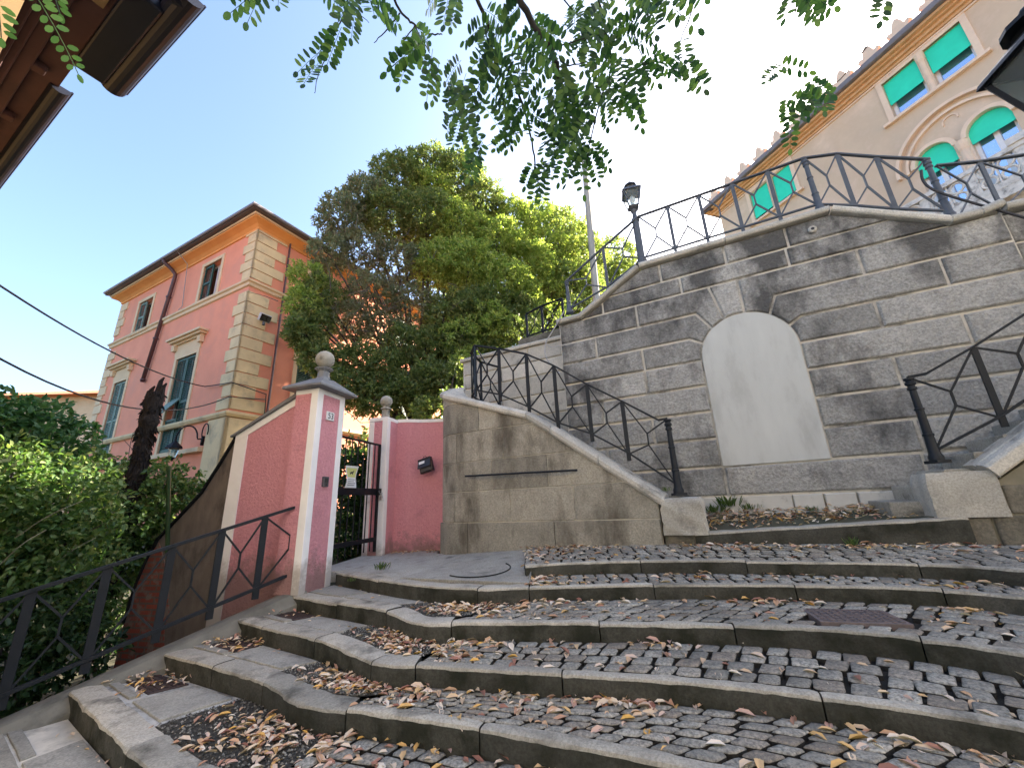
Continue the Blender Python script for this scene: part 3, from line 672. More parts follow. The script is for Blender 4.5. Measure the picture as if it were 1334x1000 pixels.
# coping
def sweep(path, prof, flip=False):
    """path: list of (s, z) in the wall plane; prof: (toward viewer, up) points"""
    mb = MB(); K = len(prof); rows = []
    for i, (s, z) in enumerate(path):
        a = path[max(0, i - 1)]; b = path[min(len(path) - 1, i + 1)]
        def dirn(p, q): d = np.array([q[0] - p[0], q[1] - p[1]]); return d / np.linalg.norm(d)
        d1 = dirn(a, (s, z)) if i else dirn((s, z), b); d2 = dirn((s, z), b) if i < len(path) - 1 else d1
        m = d1 + d2; m /= np.linalg.norm(m); nrm = np.array([-m[1], m[0]]); sc_ = 1 / max(.5, m @ d1)
        rows.append([(s + nrm[0] * h * sc_, o, z + nrm[1] * h * sc_) for o, h in prof])
    vs = [p for r in rows for p in r]; n = len(path)
    fs = [(i * K + k, (i + 1) * K + k, (i + 1) * K + (k + 1) % K, i * K + (k + 1) % K) for i in range(n - 1) for k in range(K)]
    fs += [tuple(range(K - 1, -1, -1)), tuple(range((n - 1) * K, n * K))]
    return vs, fs
cp = [(-.20, 0), (.055, 0), (.075, .015), (.080, .055), (.06, .085), (.035, .10), (-.20, .125)]
def coping(parent, path, off, mat='coping_stone', name='coping', prof=cp, cut=None):
    mb = MB()
    for (s0, z0), (s1, z1) in zip(path[:-1], path[1:]):        # coping stones about a metre long with open joints
        n = max(1, round(math.hypot(s1 - s0, z1 - z0) / 1.05))
        for k in range(n):
            a, b = k / n, (k + 1) / n; e = .0035 / max(.05, math.hypot(s1 - s0, z1 - z0)); g = lambda t: (s0 + (s1 - s0) * t, z0 + (z1 - z0) * t + random.uniform(-.004, .004))
            vs, fs = sweep([g(a + e), g(b - e)], prof); mb.add([W(s, off - o + random.uniform(-.001, .001), z) for s, o, z in vs], fs)
    return mb.build(name, mat, parent, bevel=.006)
coping(wall, [(-2.24, 3.03), (-1.79, 3.03), (-.70, 3.66), (1.89, 3.66), (2.95, 3.03), (3.22, 3.03), (3.42, 3.075)], OFF)
sp = onW(1058, 300, OFF)
mb = MB(); mb.lathe(sp, [(.05, 0), (.052, .03), (.04, .045), (.02, .045)], 12, axis=WN); mb.build('weep_spout', 'coping_stone', wall)
mb = MB(); mb.lathe(sp + WN * .046, [(.022, 0), (.02, .004)], 10, axis=WN); mb.build('spout_hole', 'plastic_black', wall)
# return of the wall on the right, set back
rw = empty('return_wall', W(3.6, OFF + .3, 0), 'set back grey stone wall at the far right end of the rusticated wall', 'wall')
mb = MB(); m2 = MB()
for i in range(8):
    z0, z1 = Z[i], Z[i + 1]
    for a, b in ([(3.42, 4.6), (4.6, 6.2)] if i % 2 else [(3.42, 3.9), (3.9, 5.4), (5.4, 6.2)]):
        mb.prism([W(a + .012, OFF + .10, z0 + .012), W(b - .012, OFF + .10, z0 + .012), W(b - .012, OFF + .10, z1 - .012), W(a + .012, OFF + .10, z1 - .012)], WN, .05, cham=.016)
m2.prism([W(3.41, OFF + .13, -1), W(6.3, OFF + .13, -1), W(6.3, OFF + .13, 3.02), W(3.41, OFF + .13, 3.02)], WN, .3)
mb.build('stone_blocks', 'ashlar', rw, bevel=.006); m2.build('joint_bed', 'mortar', rw); coping(rw, [(3.46, 3.06), (4.2, 3.03), (6.3, 3.03)], OFF + .1)

# recessed wall of the left stair landing
lw = empty('landing_wall', W(-3.5, 6.5, 1.2), 'pale low stone wall behind the curved stair railing', 'wall')
mb = MB(); m2 = MB()
for i in range(3, 8):
    z0, z1 = [1.115, 1.50, 1.885, 2.255, 2.55, 2.86][i - 3], [1.115, 1.50, 1.885, 2.255, 2.55, 2.86][i - 2]
    for a, b in ([(-4.5, -3.0), (-3.0, -2.24)] if i % 2 else [(-4.5, -3.6), (-3.6, -2.24)]):
        mb.prism([W(a + .01, 6.47, z0 + .01), W(b - .01, 6.47, z0 + .01), W(b - .01, 6.47, z1 - .01), W(a + .01, 6.47, z1 - .01)], WN, .05, cham=.014)
m2.prism([W(-4.52, 6.5, -.8), W(-2.0, 6.5, -.8), W(-2.0, 6.5, 2.86), W(-4.52, 6.5, 2.86)], WN, .3); m2.prism([W(-4.52, 6.495, -.8), W(-4.52, 6.495, 2.86), W(-4.52, 8.2, 2.86), W(-4.52, 8.2, -.8)], -WD, .2)
mb.build('stone_blocks', 'coping_stone', lw, bevel=.006); m2.build('joint_bed', 'mortar', lw); coping(lw, [(-4.56, 2.86), (-2.22, 2.86)], 6.47, name='coping', prof=[(-.3, 0), (.04, 0), (.05, .05), (.03, .075), (-.3, .085)])
mb = MB().prism([W(-3.28, 6.66, 2.93), W(-2.0, 6.66, 2.93), W(-2.0, 6.66, 3.2), W(-3.28, 6.66, 3.15)], WN, .2); mb.build('upper_course', 'rough_stone', lw, bevel=.01)

# ------------------------------------------------------------------ stringer walls with their blocks
SO = 4.83
stl = empty('stair_stringer_wall', W(-2.2, SO, -.6), 'low stone stair wall with pale sloping coping beside the gate', 'wall')
def ztop(s): return -.085 + (-.72 - s) * .745 if s > -2.30 else 1.092 + (-2.30 - s) * .36
mb = MB()
FL = [(-.74, 0), (-3.55, 0)]      # straight face, then curved away at the left end
def face(s):      # plan position of the stringer face; the left end turns back towards the pink wall
    if s > -3.45: return W(s, SO, 0)
    t = (-3.45 - s); R_ = .62; a = min(t / R_, 1.45)
    return W(-3.45 - R_ * math.sin(a), SO + R_ * (1 - math.cos(a)), 0)
def fnorm(s):
    e = .01; d = face(s - e) - face(s + e); d = unit(d); return V3(-d[1], d[0], 0) * (1 if (V3(-d[1], d[0], 0) @ WN) > -.3 else -1)
def blk(s0, s1, z0, z1, proud=.0, joint=.004, topf=None, n=None):
    n = n or max(2, int(abs(s1 - s0) / .08)); ss = np.linspace(s0, s1, n)
    vs = []; 
    for i, s in enumerate(ss):
        sj = s + (joint if i == 0 else -joint if i == n - 1 else 0) * (1 if s1 > s0 else -1)
        f = face(sj); nn = fnorm(sj); zt = (topf(sj) if topf else z1) - (0 if topf else joint); zb = z0 + joint
        zt = max(zt, zb + .002)
        for o, zz in ((-.10, zb), (proud, zb), (proud, zt), (-.10, zt)): vs.append(f + nn * o + V3(0, 0, zz))
    fs = [(i * 4 + k, i * 4 + (k + 1) % 4, (i + 1) * 4 + (k + 1) % 4, (i + 1) * 4 + k) for i in range(n - 1) for k in range(4)]
    fs += [(0, 3, 2, 1), tuple((n - 1) * 4 + k for k in range(4))]
    return vs, fs
rows = [(-.90, -.255, [-.74, -2.0, -3.3, -4.35], .03), (-.25, .165, [-.74, -1.72, -2.62, -3.55, -4.35], 0), (.165, .585, [-.74, -2.05, -2.9, -3.75, -4.35], 0), (.585, 1.02, [-.74, -1.6, -2.7, -3.5, -4.35], 0), (1.02, 1.49, [-2.2, -3.1, -4.35], 0), (1.49, 1.9, [-3.3, -4.35], 0)]
for z0, z1, br, pr in rows:
    for a, b in zip(br[:-1], br[1:]):
        # part of the course under the sloping coping
        if ztop(b) < z0 + .03: continue
        a2 = a
        while ztop(a2) < z0 + .02 and a2 > b + .05: a2 -= .02
        vs, fs = blk(a2, b, z0, z1, pr, topf=(lambda s, z1=z1: min(z1 - .004, ztop(s))))
        mb.add(vs, fs)
mb.build('stone_blocks', 'stringer_stone', stl, bevel=.004)
m2 = MB(); ss = np.linspace(-.74, -4.35, 60); vs = []
for s in ss:
    f = face(s); nn = fnorm(s)
    for o, zz in ((-.30, -1.0), (-.012, -1.0), (-.012, ztop(s) - .01), (-.30, ztop(s) - .01)): vs.append(f + nn * o + V3(0, 0, zz))
m2.add(vs, [(i * 4 + k, i * 4 + (k + 1) % 4, (i + 1) * 4 + (k + 1) % 4, (i + 1) * 4 + k) for i in range(59) for k in range(4)] + [(0, 3, 2, 1), tuple(59 * 4 + k for k in range(4))])
m2.build('joint_bed', 'mortar', stl)
pr = [(-.34, -.01), (.035, -.01), (.055, .015), (.055, .055), (.02, .085), (-.04, .10), (-.085, .085), (-.11, .105), (-.34, .11)]
def cop3(ss, name='coping', wob_=.006):
    vs = []; K = len(pr)
    for s in ss:
        f = face(s); nn = fnorm(s); sl = .745 if s > -2.3 else .36; c = math.hypot(1, sl)
        w1 = mnoise.noise(Vector(f) * 4) * wob_
        for o, h in pr: vs.append(f + nn * (o + w1) + V3(0, 0, ztop(s) + h * c + w1))
    n = len(ss); fs = [(i * K + k, i * K + (k + 1) % K, (i + 1) * K + (k + 1) % K, (i + 1) * K + k) for i in range(n - 1) for k in range(K)]
    fs += [tuple(range(K - 1, -1, -1)), tuple(range((n - 1) * K, n * K))]
    return vs, fs
mc = MB()
for a, b in ((-.66, -1.35), (-1.356, -1.95), (-1.956, -2.30), (-2.306, -3.1), (-3.106, -4.36)): mc.add(*cop3(np.linspace(a, b, max(6, int((a - b) / .06)))))
mc.build('coping', 'coping_stone', stl, bevel=.004)
m3 = MB(); a, b = onW(606, 620, SO - .07), onW(752, 612, SO - .07); m3.tube([a, b], .013, 8)
for t in (.04, .5, .96): q = a + (b - a) * t; m3.tube([q, q - WN * .09], .008, 6)
m3.build('hand_bar', 'iron_blue', stl)
def end_block(root, c, hx, hy, z0, z1, seed, mat='coping_stone', grooves=True, name='end_block'):
    rnd = random.Random(seed); bm = bmesh.new(); bmesh.ops.create_cube(bm, size=2)
    bmesh.ops.subdivide_edges(bm, edges=bm.edges[:], cuts=9, use_grid_fill=True)
    for v in bm.verts:
        x, y, z = v.co; s = np.sign
        # rounded upper arris
        if z > .6: k = (z - .6) / .4; x *= 1 - .10 * k * k; y *= 1 - .10 * k * k
        p = c + WD * x * hx - WN * y * hy; p[2] = z0 + (z1 - z0) * (z + 1) / 2
        w = mnoise.noise(Vector(p) * 6) * .014 + mnoise.noise(Vector(p) * 17) * .007
        if grooves and y < -.8: 
            g = (z * .5 + x * .28) * 5.5; w -= .018 * max(0, math.sin(g * 2.2 + 1)) ** 3
        p = p + WN * (-s(y) * -w if abs(y) > .9 else 0) + WD * (s(x) * w if abs(x) > .9 else 0); p[2] += w * .5 if z > .9 else 0
        v.co = Vector(p)
    me = bpy.data.meshes.new(name); bm.normal_update(); bmesh.ops.recalc_face_normals(bm, faces=bm.faces[:]); bm.to_mesh(me); bm.free()
    me.materials.append(MATS[mat]); me.polygons.foreach_set('use_smooth', [True] * len(me.polygons)); o = bpy.data.objects.new(name, me); COL.objects.link(o)
    es = o.modifiers.new('s', 'EDGE_SPLIT'); es.split_angle = math.radians(50)
    o.parent = root; o.matrix_parent_inverse = Matrix.Translation(-parent_world(root)); return o
end_block(stl, W(-.50, 4.97, 0), .215, .19, -.42, -.035, 3)
mb = MB().prism([W(-.72, 4.845, -.40), W(-.30, 4.845, -.40), W(-.30, 4.845, -.9), W(-.72, 4.845, -.9)], WN, .3); mb.build('base_stone', 'rough_stone', stl, bevel=.01)

SR = 5.17
stg = empty('stair_stringer_wall', W(2.6, SR, -.55), 'low stone stair wall rising out of frame behind the dark blue column', 'wall')
mb = MB(); rnd = random.Random(4)
for (s0, s1, z0, z1) in [(1.62, 1.97, -.80, -.31), (1.98, 2.55, -.80, -.30), (2.56, 3.3, -.80, -.27), (3.31, 4.4, -.8, -.25), (2.10, 2.42, -.29, -.05), (2.43, 3.0, -.26, .05), (3.01, 3.9, -.24, .12), (3.2, 4.2, .13, .5), (2.62, 3.18, .06, .3), (3.91, 5.0, -.24, .12)]:
    zt = lambda s: -.02 + (s - 2.06) * .70
    mb.prism([W(s0 + .006, SR + rnd.uniform(0, .012), z0), W(s1 - .006, SR, z0), W(s1 - .006, SR, min(z1, zt(s1))), W(s0 + .006, SR, min(z1, max(z0 + .02, zt(s0))))], WN, .2, cham=.012)
mb.build('rubble_stones', 'rough_stone', stg, bevel=.01)
m2 = MB().prism([W(1.60, SR + .03, -1), W(2.05, SR + .03, -1), W(2.05, SR + .03, -.30), W(1.60, SR + .03, -.30)], WN, .3); m2.prism([W(1.98, SR + .016, -1), W(5.6, SR + .016, -1), W(5.6, SR + .016, 2.4), W(2.1, SR + .016, -.01)], WN, .25); m2.build('joint_bed', 'wall_moss', stg)
vs, fs = sweep([(2.10, .02), (2.6, .385), (3.4, .95), (5.6, 2.48)], [(-.32, 0), (.04, 0), (.055, .02), (.055, .10), (.02, .125), (-.06, .14), (-.085, .12), (-.11, .14), (-.32, .145)])
mb = MB().add([W(s, SR - o, z) for s, o, z in vs], fs); mb.build('coping', 'coping_stone', stg, bevel=.006)
end_block(stg, W(1.85, 5.33, 0), .235, .19, -.31, .085, 9, grooves=False)
# ------------------------------------------------------------------ railings
def column(P, h, parent, mat, r=.033, name='column'):
    """cast iron newel: square foot, base ring, tapering shaft with two collars, moulded head"""
    mb = MB(); mb.box(P + V3(0, 0, .012), V3(1, 0, 0), V3(0, 1, 0), UP, r * 2.0, r * 2.0, .014)
    pf = [(r * 1.75, .02), (r * 1.8, .06), (r * 1.45, .085), (r * 1.35, .10), (r * 1.15, h * .30), (r * 1.35, h * .305), (r * 1.35, h * .325), (r * 1.08, h * .33), (r * .98, h * .60), (r * 1.22, h * .605), (r * 1.22, h * .622), (r * .95, h * .63), (r * .85, h * .84), (r * 1.2, h * .85), (r * 1.2, h * .875), (r * .9, h * .885), (r * .9, h * .90), (r * 1.3, h * .91), (r * 1.3, h * .935), (r * 1.0, h * .945), (r * 1.0, h * .96), (r * 1.35, h * .97), (r * 1.35, h * .99), (.004, h)]
    mb.lathe(P, pf, 14); o = mb.build(name, mat, parent, smooth=True); es = o.modifiers.new('s', 'EDGE_SPLIT'); es.split_angle = math.radians(35); return o
def lattice(A0, A1, B0, B1, parent, mat, t=.011, w=.02):
    """the two Y-shaped bars of one panel: A = left post (bottom, top), B = right post"""
    l = lambda p, q, k: p + (q - p) * k
    mb = MB(); cb, ct = l(l(A0, B0, .5), l(A1, B1, .5), .40), l(l(A0, B0, .5), l(A1, B1, .5), .60)
    ins = .03; hor = unit(B0 - A0)
    for p, q in ((l(A1, B1, .03), ct), (l(A1, B1, .97), ct), (l(A0, B0, .03), cb), (l(A0, B0, .97), cb), (cb, ct)):
        mb.bar(p, q, np.cross(hor, UP), w, t)
    mb.build('lattice', mat, parent)
def railing(root, pts, mat, rail_w=.05, rail_t=.022, post_w=.05, bot=.13, lat_t=.016, lat_w=.021, top_ext=None, skip_bottom=False):
    """pts: list of (foot point, top z, kind)"""
    tops = [V3(p[0], p[1], zt) for p, zt, k in pts]; feet = [p for p, zt, k in pts]; side = []
    for i in range(len(pts)):
        a, b = feet[max(0, i - 1)], feet[min(len(pts) - 1, i + 1)]; d = b - a; d[2] = 0; side.append(unit(V3(-d[1], d[0], 0)))
    mb = MB(); path = list(tops)
    if top_ext: path = top_ext(path)
    for a, b in zip(path[:-1], path[1:]):
        d = unit(b - a); mb.bar(a - d * .006, b + d * .006, np.cross(d, np.cross(UP, d)) * 0 + np.cross(d, UP), rail_w, rail_t)
    mb.build('top_rail', mat, root, bevel=.003)
    lows = []
    for (p, zt, k) in pts: lows.append(V3(p[0], p[1], p[2] + (zt - p[2]) * bot))
    mb = MB()
    for a, b in zip(lows[:-1], lows[1:]):
        d = unit(b - a); mb.bar(a - d * .004, b + d * .004, np.cross(d, UP), rail_w * .8, rail_t)
    mb.build('bottom_rail', mat, root, bevel=.003)
    for i, (p, zt, k) in enumerate(pts):
        if k == 'c': column(p, zt - p[2], root, mat)
        elif k == 'p':
            m = MB(); m.bar(p, V3(p[0], p[1], zt - .008), np.cross(side[i], UP), post_w, .022); m.build('post', mat, root, bevel=.003)
    for i in range(len(pts) - 1):
        A, B = lows[i], lows[i + 1]; lattice(A, tops[i] + V3(0, 0, -.02), B, tops[i + 1] + V3(0, 0, -.02), root, mat, lat_t, lat_w)
def pixpost(ub, vb, ut, vt, off, kind): b = onW(ub, vb, off); t = over(ut, vt, b); return (b, t[2], kind)
# left stair railing
R1 = 4.98
pts = [pixpost(885, 645, 874, 545, R1, 'c'), pixpost(820, 600, 814, 522, R1, 'p'), pixpost(772, 575, 768, 500, R1, 'p'), pixpost(728, 562, 722, 476, R1, 'p'), pixpost(690, 541, 686, 461, R1, 'p'), pixpost(652, 523, 649, 454, R1, 'p'), pixpost(620, 517, 617, 450, R1, 'p')]
def floor_to(p, dz=.0):
    return p
q0 = pts[-1]; zt = q0[1]
for (s, off) in ((-3.52, 5.30), (-3.62, 5.75), (-3.50, 6.2)): pts.append((W(s, off, q0[0][2] + .02), zt + .03, 'p'))
rl = empty('iron_railing', pts[0][0], 'dark iron railing curving round the top of the stairs beside the gate', 'railing')
def ext(path):
    a, b = path[0], path[1]; return [a + V3(0, 0, .004), a + WD * -.10 + V3(0, 0, .0)] + path[1:]
railing(rl, pts, 'iron_blue', top_ext=ext)
# right stair railing
R2 = 5.32
pts = [pixpost(1222, 603, 1187, 491, R2, 'c'), pixpost(1310, 556, 1268, 452, R2, 'p')]
p0, p1 = pts; dz = (p1[0][2] - p0[0][2]); ds = p1[0] - p0[0]
for k in (1, 2): pts.append((p1[0] + V3(ds[0], ds[1], dz * 1.25) * k * 1.0, p1[1] + (p1[1] - p0[1]) * 1.45 * k, 'p'))
rr = empty('iron_railing', pts[0][0], 'dark iron stair railing with a blue column running off the right edge', 'railing')
def ext(path): a = path[0]; return [a + V3(0, 0, .004), a + WD * .14 + V3(0, 0, .015)] + path[1:]
railing(rr, pts, 'iron_blue', top_ext=ext)
# railing on top of the big wall
R3 = 6.29
ur = empty('iron_railing', W(.6, R3, 3.78), 'grey iron railing along the top of the rusticated wall', 'railing')
def ws(s, z, top, k): return (W(s, R3, z), top, k)
zb = 3.78; zt = 4.74
up = [pixpost(742, 408, 745, 365, R3, 'c')]
up += [ws(-1.28, 3.44, 4.36, 'p'), ws(-.60, zb, zt, 'n')]
for k in range(1, 5): up.append(ws(-.60 + k * .49, zb, zt, 'p'))
up.append(ws(1.83, zb, zt, 'c'))
up += [ws(2.20, 3.58, 4.62, 'p'), ws(2.58, 3.36, 4.36, 'p'), ws(3.02, 3.14, 4.08, 'c')]
railing(ur, up, 'iron_grey', lat_t=.02, lat_w=.023)
r4 = empty('iron_railing', W(3.8, 6.6, 3.2), 'iron railing just behind the rusticated wall at the right edge, below the balustrade', 'railing')
railing(r4, [(W(3.15, 6.42, 3.10), 4.02, 'n'), (W(3.62, 6.6, 3.14), 4.0, 'p'), (W(4.3, 6.8, 3.14), 3.98, 'p'), (W(5.0, 7.0, 3.14), 3.96, 'p')], 'iron_grey')
r5 = empty('iron_railing', W(-3.0, 6.75, 3.2), 'small dark iron railing on the landing wall under the trees', 'railing')
railing(r5, [(W(-3.10, 6.74, 3.14), 3.72, 'p'), (W(-2.75, 6.74, 3.16), 3.80, 'p'), (W(-2.3, 6.74, 3.18), 3.84, 'p')], 'iron_black')
# footway railing on the left
lr = empty('iron_railing', RA, 'long dark blue railing climbing the footway to the gate pillar', 'railing')
def rp(l, foot=True): p = RA + RD * (l / abs(RDh @ RD)); zt = .085 + (-.50 - .075) * (l / 1.945); return p, zt
m = MB(); pts = []
for i, l in enumerate((-.13, .41, .78, 1.15, 1.555, 1.95, 2.35, 2.75, 3.2, 3.65)):
    p, zt = rp(l); p = p + V3(0, 0, .02); pts.append((p + V3(0, 0, -.0), zt, 'p' if i else 'n'))
railing(lr, pts, 'iron_blue', rail_w=.055, rail_t=.03, post_w=.062, bot=.125, lat_t=.015)

# ------------------------------------------------------------------ gate pillars and pink walls
GV, HV = V3(.227, .974, 0), V3(-.974, .227, 0)       # along the gate opening / out of the street, to the left
PA = V3(-2.37, 4.60, 0)
def ball(mb, c, r, n=16): 
    mb.lathe(c - V3(0, 0, r), [(max(.002, r * math.sin(a)), r - r * math.cos(a)) for a in np.linspace(.05, math.pi - .02, 13)], n)
def pillar(name, label, A, w, z0, z1, dp, strips=((0, 0), (1, 0))):
    root = empty(name, A + GV * w / 2 + HV * dp / 2 + V3(0, 0, z0), label, 'gate pillar')
    c = A + GV * w / 2 + HV * dp / 2; mb = MB().box(c + V3(0, 0, (z0 + z1) / 2), GV, HV, UP, w / 2, dp / 2, (z1 - z0) / 2); mb.build('shaft', 'pink_render', root)
    t = .10; mt = MB()
    for i, j in strips:
            q = A + GV * w * i + HV * dp * j; sg, sh = (1 if i == 0 else -1), (1 if j == 0 else -1)
            mt.box(q + GV * sg * (t / 2 - .006) + HV * sh * (t / 2 - .006) + V3(0, 0, (z0 + z1) / 2 - .004), GV, HV, UP, t / 2, t / 2, (z1 - z0) / 2 - .002)
    # the white band across the top
    mt.box(c + V3(0, 0, z1 - .03), GV, HV, UP, w / 2 + .004, dp / 2 + .004, .03)
    mt.build('white_edging', 'white_trim', root, bevel=.006); return root, c
pil, pc = pillar('gate_pillar', 'pink pillar with house number and grey capped ball, left of the gate', PA, .50, -.85, 1.44, .32)
mb = MB(); ov = .36
b = [pc + GV * ov * i + HV * (ov - .08) * j + V3(0, 0, 1.445) for i, j in ((-1, -1), (1, -1), (1, 1), (-1, 1))]; b2 = [p + V3(0, 0, .03) for p in b]
t = [pc + GV * .095 * i + HV * .095 * j + V3(0, 0, 1.635) for i, j in ((-1, -1), (1, -1), (1, 1), (-1, 1))]
mb.add(b + b2 + t, [(3, 2, 1, 0)] + [(i, (i + 1) % 4, 4 + (i + 1) % 4, 4 + i) for i in range(4)] + [(4 + i, 4 + (i + 1) % 4, 8 + (i + 1) % 4, 8 + i) for i in range(4)] + [(8, 9, 10, 11)])
cap = mb.build('cap', 'slate_cap', pil, bevel=.006)
mb = MB().lathe(pc + V3(0, 0, 1.62), [(.13, 0), (.085, .03), (.075, .05), (.07, .12), (.11, .15), (.115, .165), (.06, .18), (.05, .195)], 8); mb.build('finial_neck', 'slate_cap', pil)
mb = MB(); ball(mb, pc + V3(0, 0, 1.915), .118); mb.build('finial_ball', 'ball_stone', pil, smooth=True)
# house number tile and entry-phone on the street face of the pillar (faces -HV)
fn = -HV
def on_face(g, z, out=.0): return PA + GV * g + V3(0, 0, z) + fn * out
mb = MB().box(on_face(.235, 1.13, .008), GV, fn, UP, .068, .010, .055); tile = mb.build('number_tile', 'enamel_white', pil, bevel=.004)
def text(s, size, P, x, n, mat, parent, name='digits', ext=.0015):
    cu = bpy.data.curves.new(name, 'FONT'); cu.body = s; cu.size = size; cu.align_x = 'CENTER'; cu.align_y = 'CENTER'; cu.extrude = ext; cu.materials.append(MATS[mat])
    o = bpy.data.objects.new(name, cu); COL.objects.link(o); x = unit(x); n = unit(n); y = np.cross(n, x)
    o.parent = parent; M = Matrix(((x[0], y[0], n[0], P[0]), (x[1], y[1], n[1], P[1]), (x[2], y[2], n[2], P[2]), (0, 0, 0, 1)))
    o.matrix_world = M if parent is None else M
    o.matrix_parent_inverse = Matrix.Translation(-parent_world(parent)); o.matrix_basis = M; return o
text('53', .105, on_face(.235, 1.128, .0195), GV, fn, 'digit_blue', tile)
mb = MB().box(on_face(.25, .33, .012), GV, fn, UP, .045, .016, .06); ph = mb.build('entry_phone', 'plastic_grey', pil, bevel=.006)
m2 = MB()
for k in range(4): m2.box(on_face(.25, .36 - k * .012, .030), GV, fn, UP, .028, .003, .002)
m2.lathe(on_face(.25, .295, .028), [(.010, 0), (.009, .006)], 10, axis=fn); m2.build('call_button', 'plastic_black', ph)

PB = V3(-2.125, 6.50, 0)
pi2, pc2 = pillar('gate_pillar', 'slim pink pillar with a small stone ball, right of the gate', PB, .42, -.75, 1.47, .34, ((0, 0), (0, 1)))
mb = MB().lathe(pc2 + V3(0, 0, 1.47), [(.10, 0), (.11, .03), (.07, .05), (.065, .17), (.095, .19), (.09, .21), (.05, .23), (.05, .25)], 8); mb.build('finial_neck', 'ball_stone', pi2)
mb = MB(); ball(mb, pc2 + V3(0, 0, 1.80), .105); mb.build('finial_ball', 'ball_stone', pi2, smooth=True)
# pink wall from the right pillar to the stringer wall
e0, e1 = PB + GV * .38, V3(-1.20, 6.66, 0); PW0, PW1 = e0, e1
pw = empty('pink_garden_wall', (e0 + e1) / 2 + V3(0, 0, -.7), 'short pink rendered wall with the black letterbox', 'wall')
d = unit(e1 - e0); nn = V3(d[1], -d[0], 0); N_ = 14; mb = MB(); vs = []
for i in range(N_):
    x = i / (N_ - 1); p = e0 + (e1 - e0) * x * 1.12 + nn * (.10 * (1 - 1 / (1 + math.exp(-(x - .34) * 22)))) - nn * .05
    zt = 1.46 - .05 * x
    vs += [p + V3(0, 0, -.9), p + V3(0, 0, zt), p - nn * .22 + V3(0, 0, zt), p - nn * .22 + V3(0, 0, -.9)]
mb.add(vs, [(i * 4 + k, i * 4 + (k + 1) % 4, (i + 1) * 4 + (k + 1) % 4, (i + 1) * 4 + k) for i in range(N_ - 1) for k in range(4)] + [(0, 1, 2, 3), tuple((N_ - 1) * 4 + k for k in (3, 2, 1, 0))])
mb.build('render', 'pink_render', pw)
vs2 = []
for i in range(N_):
    b1, t1, t2 = np.array(vs[i * 4]), np.array(vs[i * 4 + 1]), np.array(vs[i * 4 + 2])
    o = unit(t1 - t2) * .012
    vs2 += [t1 + o + V3(0, 0, -.035), t1 + o + V3(0, 0, .02), t2 - o + V3(0, 0, .02), t2 - o + V3(0, 0, -.035)]
mb = MB().add(vs2, [(i * 4 + k, i * 4 + (k + 1) % 4, (i + 1) * 4 + (k + 1) % 4, (i + 1) * 4 + k) for i in range(N_ - 1) for k in range(4)] + [(0, 1, 2, 3), tuple((N_ - 1) * 4 + k for k in (3, 2, 1, 0))])
mb.build('white_edging', 'white_trim', pw)
# letterbox: black, hanging a little askew, flap raised, pale label
q = onpl(557, 606, e0 + nn * .06, nn)
lb = empty('letterbox', q, 'black letterbox hanging askew on the pink wall', 'letterbox')
ang = math.radians(15); lx = d * math.cos(ang) + UP * math.sin(ang); lz = -d * math.sin(ang) + UP * math.cos(ang)
mb = MB().box(q + nn * .05, lx, nn, lz, .115, .045, .12); mb.build('body', 'plastic_black', lb, bevel=.012)
mb = MB().box(q + nn * .115 + lz * .035 - lx * .0, lx, unit(nn + lz * .55), unit(lz - nn * .55), .115, .006, .09); fl = mb.build('flap', 'plastic_black', lb, bevel=.006)
mb = MB().box(q + nn * .10 - lz * .05, lx, nn, lz, .09, .008, .05); mb.build('front_plate', 'plastic_grey', lb, bevel=.004)
mb = MB().box(q + nn * .124 + lz * .048 - lx * .035, lx, unit(nn + lz * .55), unit(lz - nn * .55), .05, .002, .026); mb.build('name_label', 'enamel_white', fl)
m = MB().tube([q + nn * .04 + lz * .12 - lx * .04, q + nn * .04 + lz * .15 - lx * .02, q + nn * .04 + lz * .15 + lx * .02, q + nn * .04 + lz * .12 + lx * .04], .005, 6); m.build('hanger', 'iron_black', lb)

# wing wall left of the pillar, with white edging, slate ridge and a raked brown buttress
WP = PA + GV * .10; wnn = -GV
ww = empty('pink_wing_wall', WP + HV * .85 + V3(0, 0, -1.1), 'pink roughcast wall sloping down from the left gate pillar', 'wall')
zt0, zt1 = 1.555, .965; wx0, wx1 = .49, 1.24
wtop = lambda h: zt0 + (zt1 - zt0) * (h - .0) / 1.24
def wp(h, z, o=0): return WP + HV * h + V3(0, 0, z) + wnn * o
mb = MB().prism([wp(.28, -2.2), wp(1.24, -2.2), wp(1.24, wtop(1.24)), wp(.28, wtop(.28))], wnn, .24); mb.build('render', 'pink_render', ww)
mb = MB(); mb.prism([wp(.31, wtop(.31) - .085, .012), wp(1.252, wtop(1.252) - .085, .012), wp(1.252, wtop(1.252) + .002, .012), wp(.31, wtop(.31) + .002, .012)], wnn, .26)
mb.prism([wp(1.07, -2.2, .0125), wp(1.253, -2.2, .0125), wp(1.253, wtop(1.253) - .088, .0125), wp(1.07, wtop(1.07) - .088, .0125)], wnn, .2)
mb.build('white_edging', 'white_trim', ww)
mb = MB(); mb.prism([wp(.22, wtop(.22) + .004, .05), wp(1.30, wtop(1.30) + .004, .05), wp(1.30, wtop(1.30) + .028, .05), wp(.22, wtop(.22) + .06, .05)], wnn, .33); mb.build('slate_ridge', 'slate_cap', ww, bevel=.004)
bt = empty('buttress_wall', WP + HV * 1.9 + V3(0, 0, -1.5), 'brown plastered raked buttress with broken red brick at its foot', 'wall')
outl = [(1.256, wtop(1.256) + .0), (1.45, .62), (1.67, .27), (1.95, .0), (2.24, -.27), (2.36, -.55), (2.45, -.85), (2.50, -1.2), (2.52, -2.3), (1.256, -2.3)]
